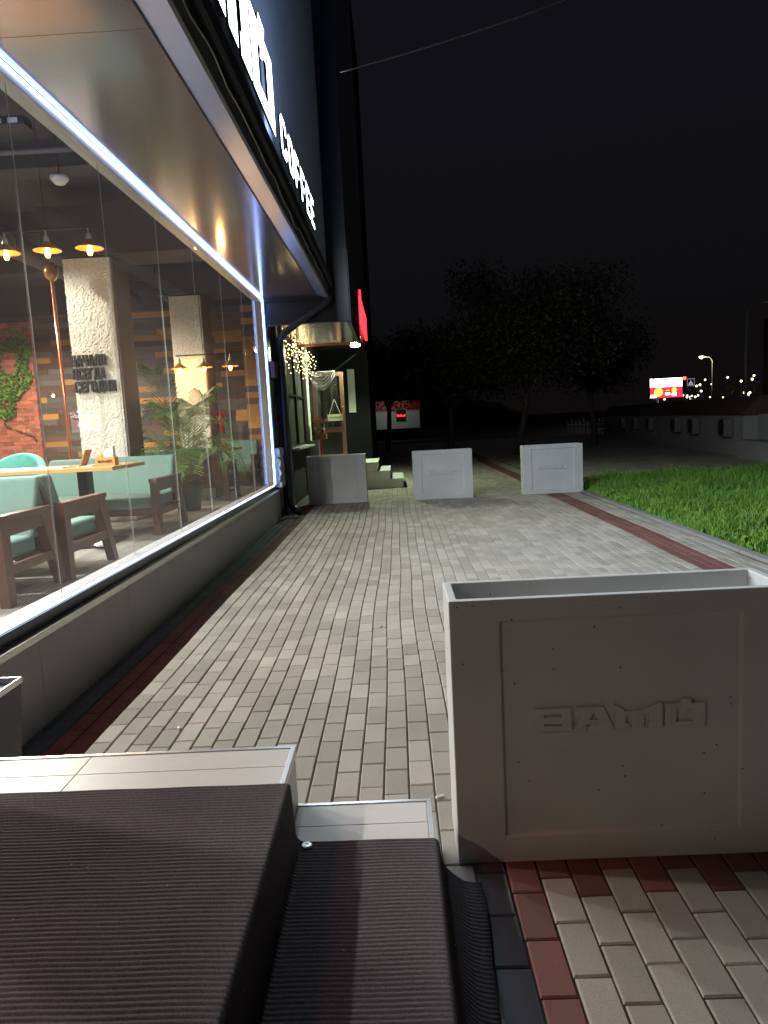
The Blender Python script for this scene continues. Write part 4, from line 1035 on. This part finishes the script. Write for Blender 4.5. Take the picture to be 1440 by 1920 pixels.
# digital billboard
t = empty('billboard', (26.3, 70, 0), 'bright digital billboard with white band above a red and yellow picture', 'billboard')
m = MB(); m.box(-1.62, 1.62, .02, .3, 2.2, 4.2); m.build('cabinet', M['black'], t)
m = MB(); m.box(-1.53, 1.53, -.02, .018, 3.33, 4.13); m.build('white_band', M['e_scr_w'], t)
m = MB(); m.box(-1.53, 1.53, -.02, .018, 2.30, 3.325, 0)
m.lathe([(.0, -.03), (.42, -.03), (.42, -.021)], (-.75, 0, 2.85), 20, 1, 'y'); m.lathe([(.0, -.03), (.24, -.03), (.24, -.021)], (.75, 0, 3.0), 16, 1, 'y')
m.box(-1.53, -.95, -.03, -.021, 2.35, 2.6, 2); m.box(-.1, .35, -.03, -.021, 2.55, 2.75, 2); m.box(.55, .95, -.03, -.021, 2.45, 2.72, 2); m.box(-.05, .3, -.03, -.021, 2.95, 3.02, 1)
m.build('picture', [M['e_scr_r'], M['e_scr_y'], M['e_scr_w']], t)
m = MB(); m.tube([(-.8, .15, 0), (-.8, .15, 2.2)], .1, 8); m.tube([(.8, .15, 0), (.8, .15, 2.2)], .1, 8); m.build('legs', M['pole'], t)
lamp('screen_glow', 'AREA', (0, -.3, 3.2), 60, (1, .7, .72), t, size=2.6, target=(-8, -20, 0))
# street lamps
def street_lamp(x, y, h, arm, label, mt_='e_city', r_=.2, pw=0, group='street lamps by the road'):
    t = empty('street_lamp', (x, y, 0), label, 'street lamp', group)
    m = MB(); m.tube([(0, 0, 0), (0, 0, h*.5), (0, 0, h-.5), (arm*.25, 0, h-.1), (arm, 0, h)], [.09, .075, .06, .045, .035], 8); m.build('pole', M['pole'], t, smooth=True)
    m = MB(); m.box(arm*1.0-.25, arm*1.0+.25, -.1, .1, h, h+.08); m.build('head', M['pole'], t)
    m = MB(); m.lathe([(.0, -r_), (r_*.7, -r_*.7), (r_, 0), (r_*.7, r_*.2), (0, r_*.2)], (arm, -.02, h-.01), 12); m.build('lens', M[mt_], t)
    if pw: lamp('street_light', 'POINT', (arm, 0, h-.5), pw, (1, .9, .6), t, size=.2)
    return t
street_lamp(32.9, 75, 6.35, -1.15, 'lit street lamp beside the billboard and crossing sign', r_=.25, pw=220)
street_lamp(16.95, 35, 6.15, 1.2, 'tall unlit looking pole at the right edge, its arm reaching out of frame', r_=.05)
t = empty('traffic_light', (24.0, 60, 0), 'traffic light glowing red beside the billboard', 'traffic light')
MB().tube([(0, 0, 0), (0, 0, 3.9)], .05, 8).build('pole', M['pole'], t)
MB().box(-.13, .13, -.1, .1, 3.1, 3.9).build('housing', M['black'], t, bevel=.02)
MB().lathe([(.0, -.13), (.13, -.125), (.14, -.1)], (0, 0, 3.68), 14, axis='y').build('red_lens', emit('signal_red', (1, .03, .02), 9), t)
t = empty('crossing_sign', (24.55, 60, 0), 'square blue pedestrian crossing sign right of the red signal', 'road sign')
MB().tube([(0, .03, 0), (0, .03, 3.6)], .035, 8).build('pole', M['pole'], t)
MB().box(-.30, .30, -.02, .0, 3.02, 3.62).build('plate', M['blue'], t)
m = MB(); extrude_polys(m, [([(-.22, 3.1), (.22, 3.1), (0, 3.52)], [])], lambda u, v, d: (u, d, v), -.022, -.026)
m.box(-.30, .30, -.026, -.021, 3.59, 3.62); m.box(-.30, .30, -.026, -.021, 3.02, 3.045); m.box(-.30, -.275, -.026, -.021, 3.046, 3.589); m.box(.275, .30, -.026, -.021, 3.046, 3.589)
fix_normals(m.build('white_marks', emit('glowing_white', (.9, .9, 1), .30), t))  # glow put into the white marks; the sign has no lamp of its own
m = MB(); m.tube([(0, -.03, 3.38), (0, -.03, 3.25), (-.05, -.03, 3.13)], .018, 6); m.tube([(0, -.03, 3.25), (.06, -.03, 3.13)], .018, 6); m.lathe([(.0, -.032), (.028, -.030)], (0, 0, 3.42), 10, axis='y'); m.build('walking_figure', M['black'], t)
t = empty('priority_sign', (28.2, 61, 0), 'yellow diamond road sign among the distant lamps', 'road sign')
MB().tube([(0, .03, 0), (0, .03, 2.9)], .035, 8).build('pole', M['pole'], t)
m = MB(); extrude_polys(m, [([(0, 2.15), (.42, 2.57), (0, 2.99), (-.42, 2.57)], [])], lambda u, v, d: (u, d, v), -.02, 0); fix_normals(m.build('plate', M['white'], t))
m = MB(); extrude_polys(m, [([(0, 2.24), (.33, 2.57), (0, 2.90), (-.33, 2.57)], [])], lambda u, v, d: (u, d, v), -.026, -.0205); fix_normals(m.build('diamond', M['yellow'], t))
# dark wooded ridge behind the square
hm = MB(); n_ = 120
for k in range(n_+1):
    x = -140+k*(165/n_); zt = 5.5+2.2*math.sin(x*.11)+1.3*math.sin(x*.31+1)+R.uniform(-.5, .5)
    if x > 8: zt *= max(.12, 1-(x-8)/14)
    hm.v += [(x, 98, -.2), (x+R.gauss(0, .3), 102, zt*.7), (x+R.gauss(0, .3), 108, zt), (x, 125, zt*.9), (x, 150, -.2)]
for k in range(n_):
    for q in range(4): hm.f.append((k*5+q, (k+1)*5+q, (k+1)*5+q+1, k*5+q+1)); hm.m.append(0); hm.t.append(0)
tag(hm.build('hills', M['leaf'], tint=True), kind='structure')
# the chain of far lamps
def far_lamp(m_):
    t = empty('distant_street_lamp', (0, 0, 0), 'one of the tiny lamps along the far horizon', 'street lamp', 'tiny lamps along the horizon')
    MB().tube([(0, 0, 0), (0, 0, 4)], .08, 5).build('pole', M['pole'], t)
    MB().lathe([(.0, 3.75), (.14, 3.85), (.2, 4.0), (.14, 4.12), (0, 4.16)], (0, 0, 0), 8).build('lamp_head', M[m_], t); return t
fa, fb = far_lamp('e_city'), far_lamp('e_cityw')
pos = [(R.uniform(.37, .525), R.uniform(110, 210)) for _ in range(30)]+[(.465, 118), (.478, 120), (.49, 125)]
for k, (r_, yy) in enumerate(pos):
    src = (fa, fb)[k % 3 == 0]
    c = src if k < 1 or (k == 1 and False) else None
    if k == 0: src = fb; c = fb
    elif k == 1: src = fa; c = fa
    else: c = copy_tree(src)
    c.location = (yy*r_, yy, R.choice([-1.2, -1.0, -.6, -.2, 1.0, 2.4]) if k % 4 else -.9)
# far apartment block with one lit window
t = empty('apartment_block', (70.2, 120, 0), 'dim brown apartment block at the right edge with one orange window', 'building')
m = MB(); m.box(-3.2, 14, 0, 12, 0, 16); m.build('wall', mat('brown_render', (.16, .09, .05), .8, noise=(.5, .2)), t)
for a in range(3):
    for b_ in range(4):
        o = MB().box(-2.4+a*4.2, -1.1+a*4.2, -.06, -.01, 1.2+b_*3.6, 3.2+b_*3.6).build('window', M['e_win'] if (a, b_) in ((0, 0), (0, 1)) else M['black'], t)
lamp('facade_light', 'POINT', (-1, -5, 2), 120, (1, .5, .2), t, size=.3)
# far shop with red front
t = empty('red_fronted_shop', (0, 60, 0), 'distant lit shop with red front and a red ticker display', 'shop')
m = MB(); m.box(-4.6, 2.1, 0, 6, 0, 2.35); m.build('wall', M['white'], t); m = MB(); m.box(-4.6, 2.2, -.2, 6, 2.351, 3.05); m.build('red_front', M['red'], t)
m = MB(); m.box(.15, .95, -.05, -.005, 1.35, 2.3); m.build('window', M['black'], t)
m = MB()
for k in range(7): m.box(.22+k*.1, .28+k*.1, -.075, -.055, 1.75, 1.75+R.uniform(.08, .2))
m.build('ticker_display', M['e_red'], t)
lamp('shop_light', 'AREA', (-.5, -2.5, 3.6), 11, (.9, 1, .85), t, size=3.2, target=(-.5, 0, 1.9))
# low pale kerb wall across the road and a pale picket fence
m = MB(); m.box(-3, 6, 52, 52.3, 0, .85); o = m.build('roadside_wall', M['kerb']); tag(o, 'low pale wall across the road under the red fronted shop', 'wall')
t = empty('picket_fence', (11, 46, 0), 'short pale fence glimpsed between the trees', 'fence')
for k in range(16): MB().box(k*.25, k*.25+.10, 0, .05, 0, R.uniform(.8, 1.0)).build('picket', M['white'], t)
MB().box(0, 4.1, .051, .09, .55, .63).build('rail', M['white'], t)
# overhead wire
a, b_ = Vector((-.55, 11.2, 6.55)), Vector((9.2, 18.2, 12.8)); pts = []
for k in range(41): s_ = k/40; p = a.lerp(b_, s_); p.z -= 1.1*4*s_*(1-s_)*.25; pts.append(p)
o = MB().tube(pts, .011, 6).build('overhead_wire', M['trim'], smooth=True); tag(o, 'thin pale wire crossing the night sky from the building', 'wire')
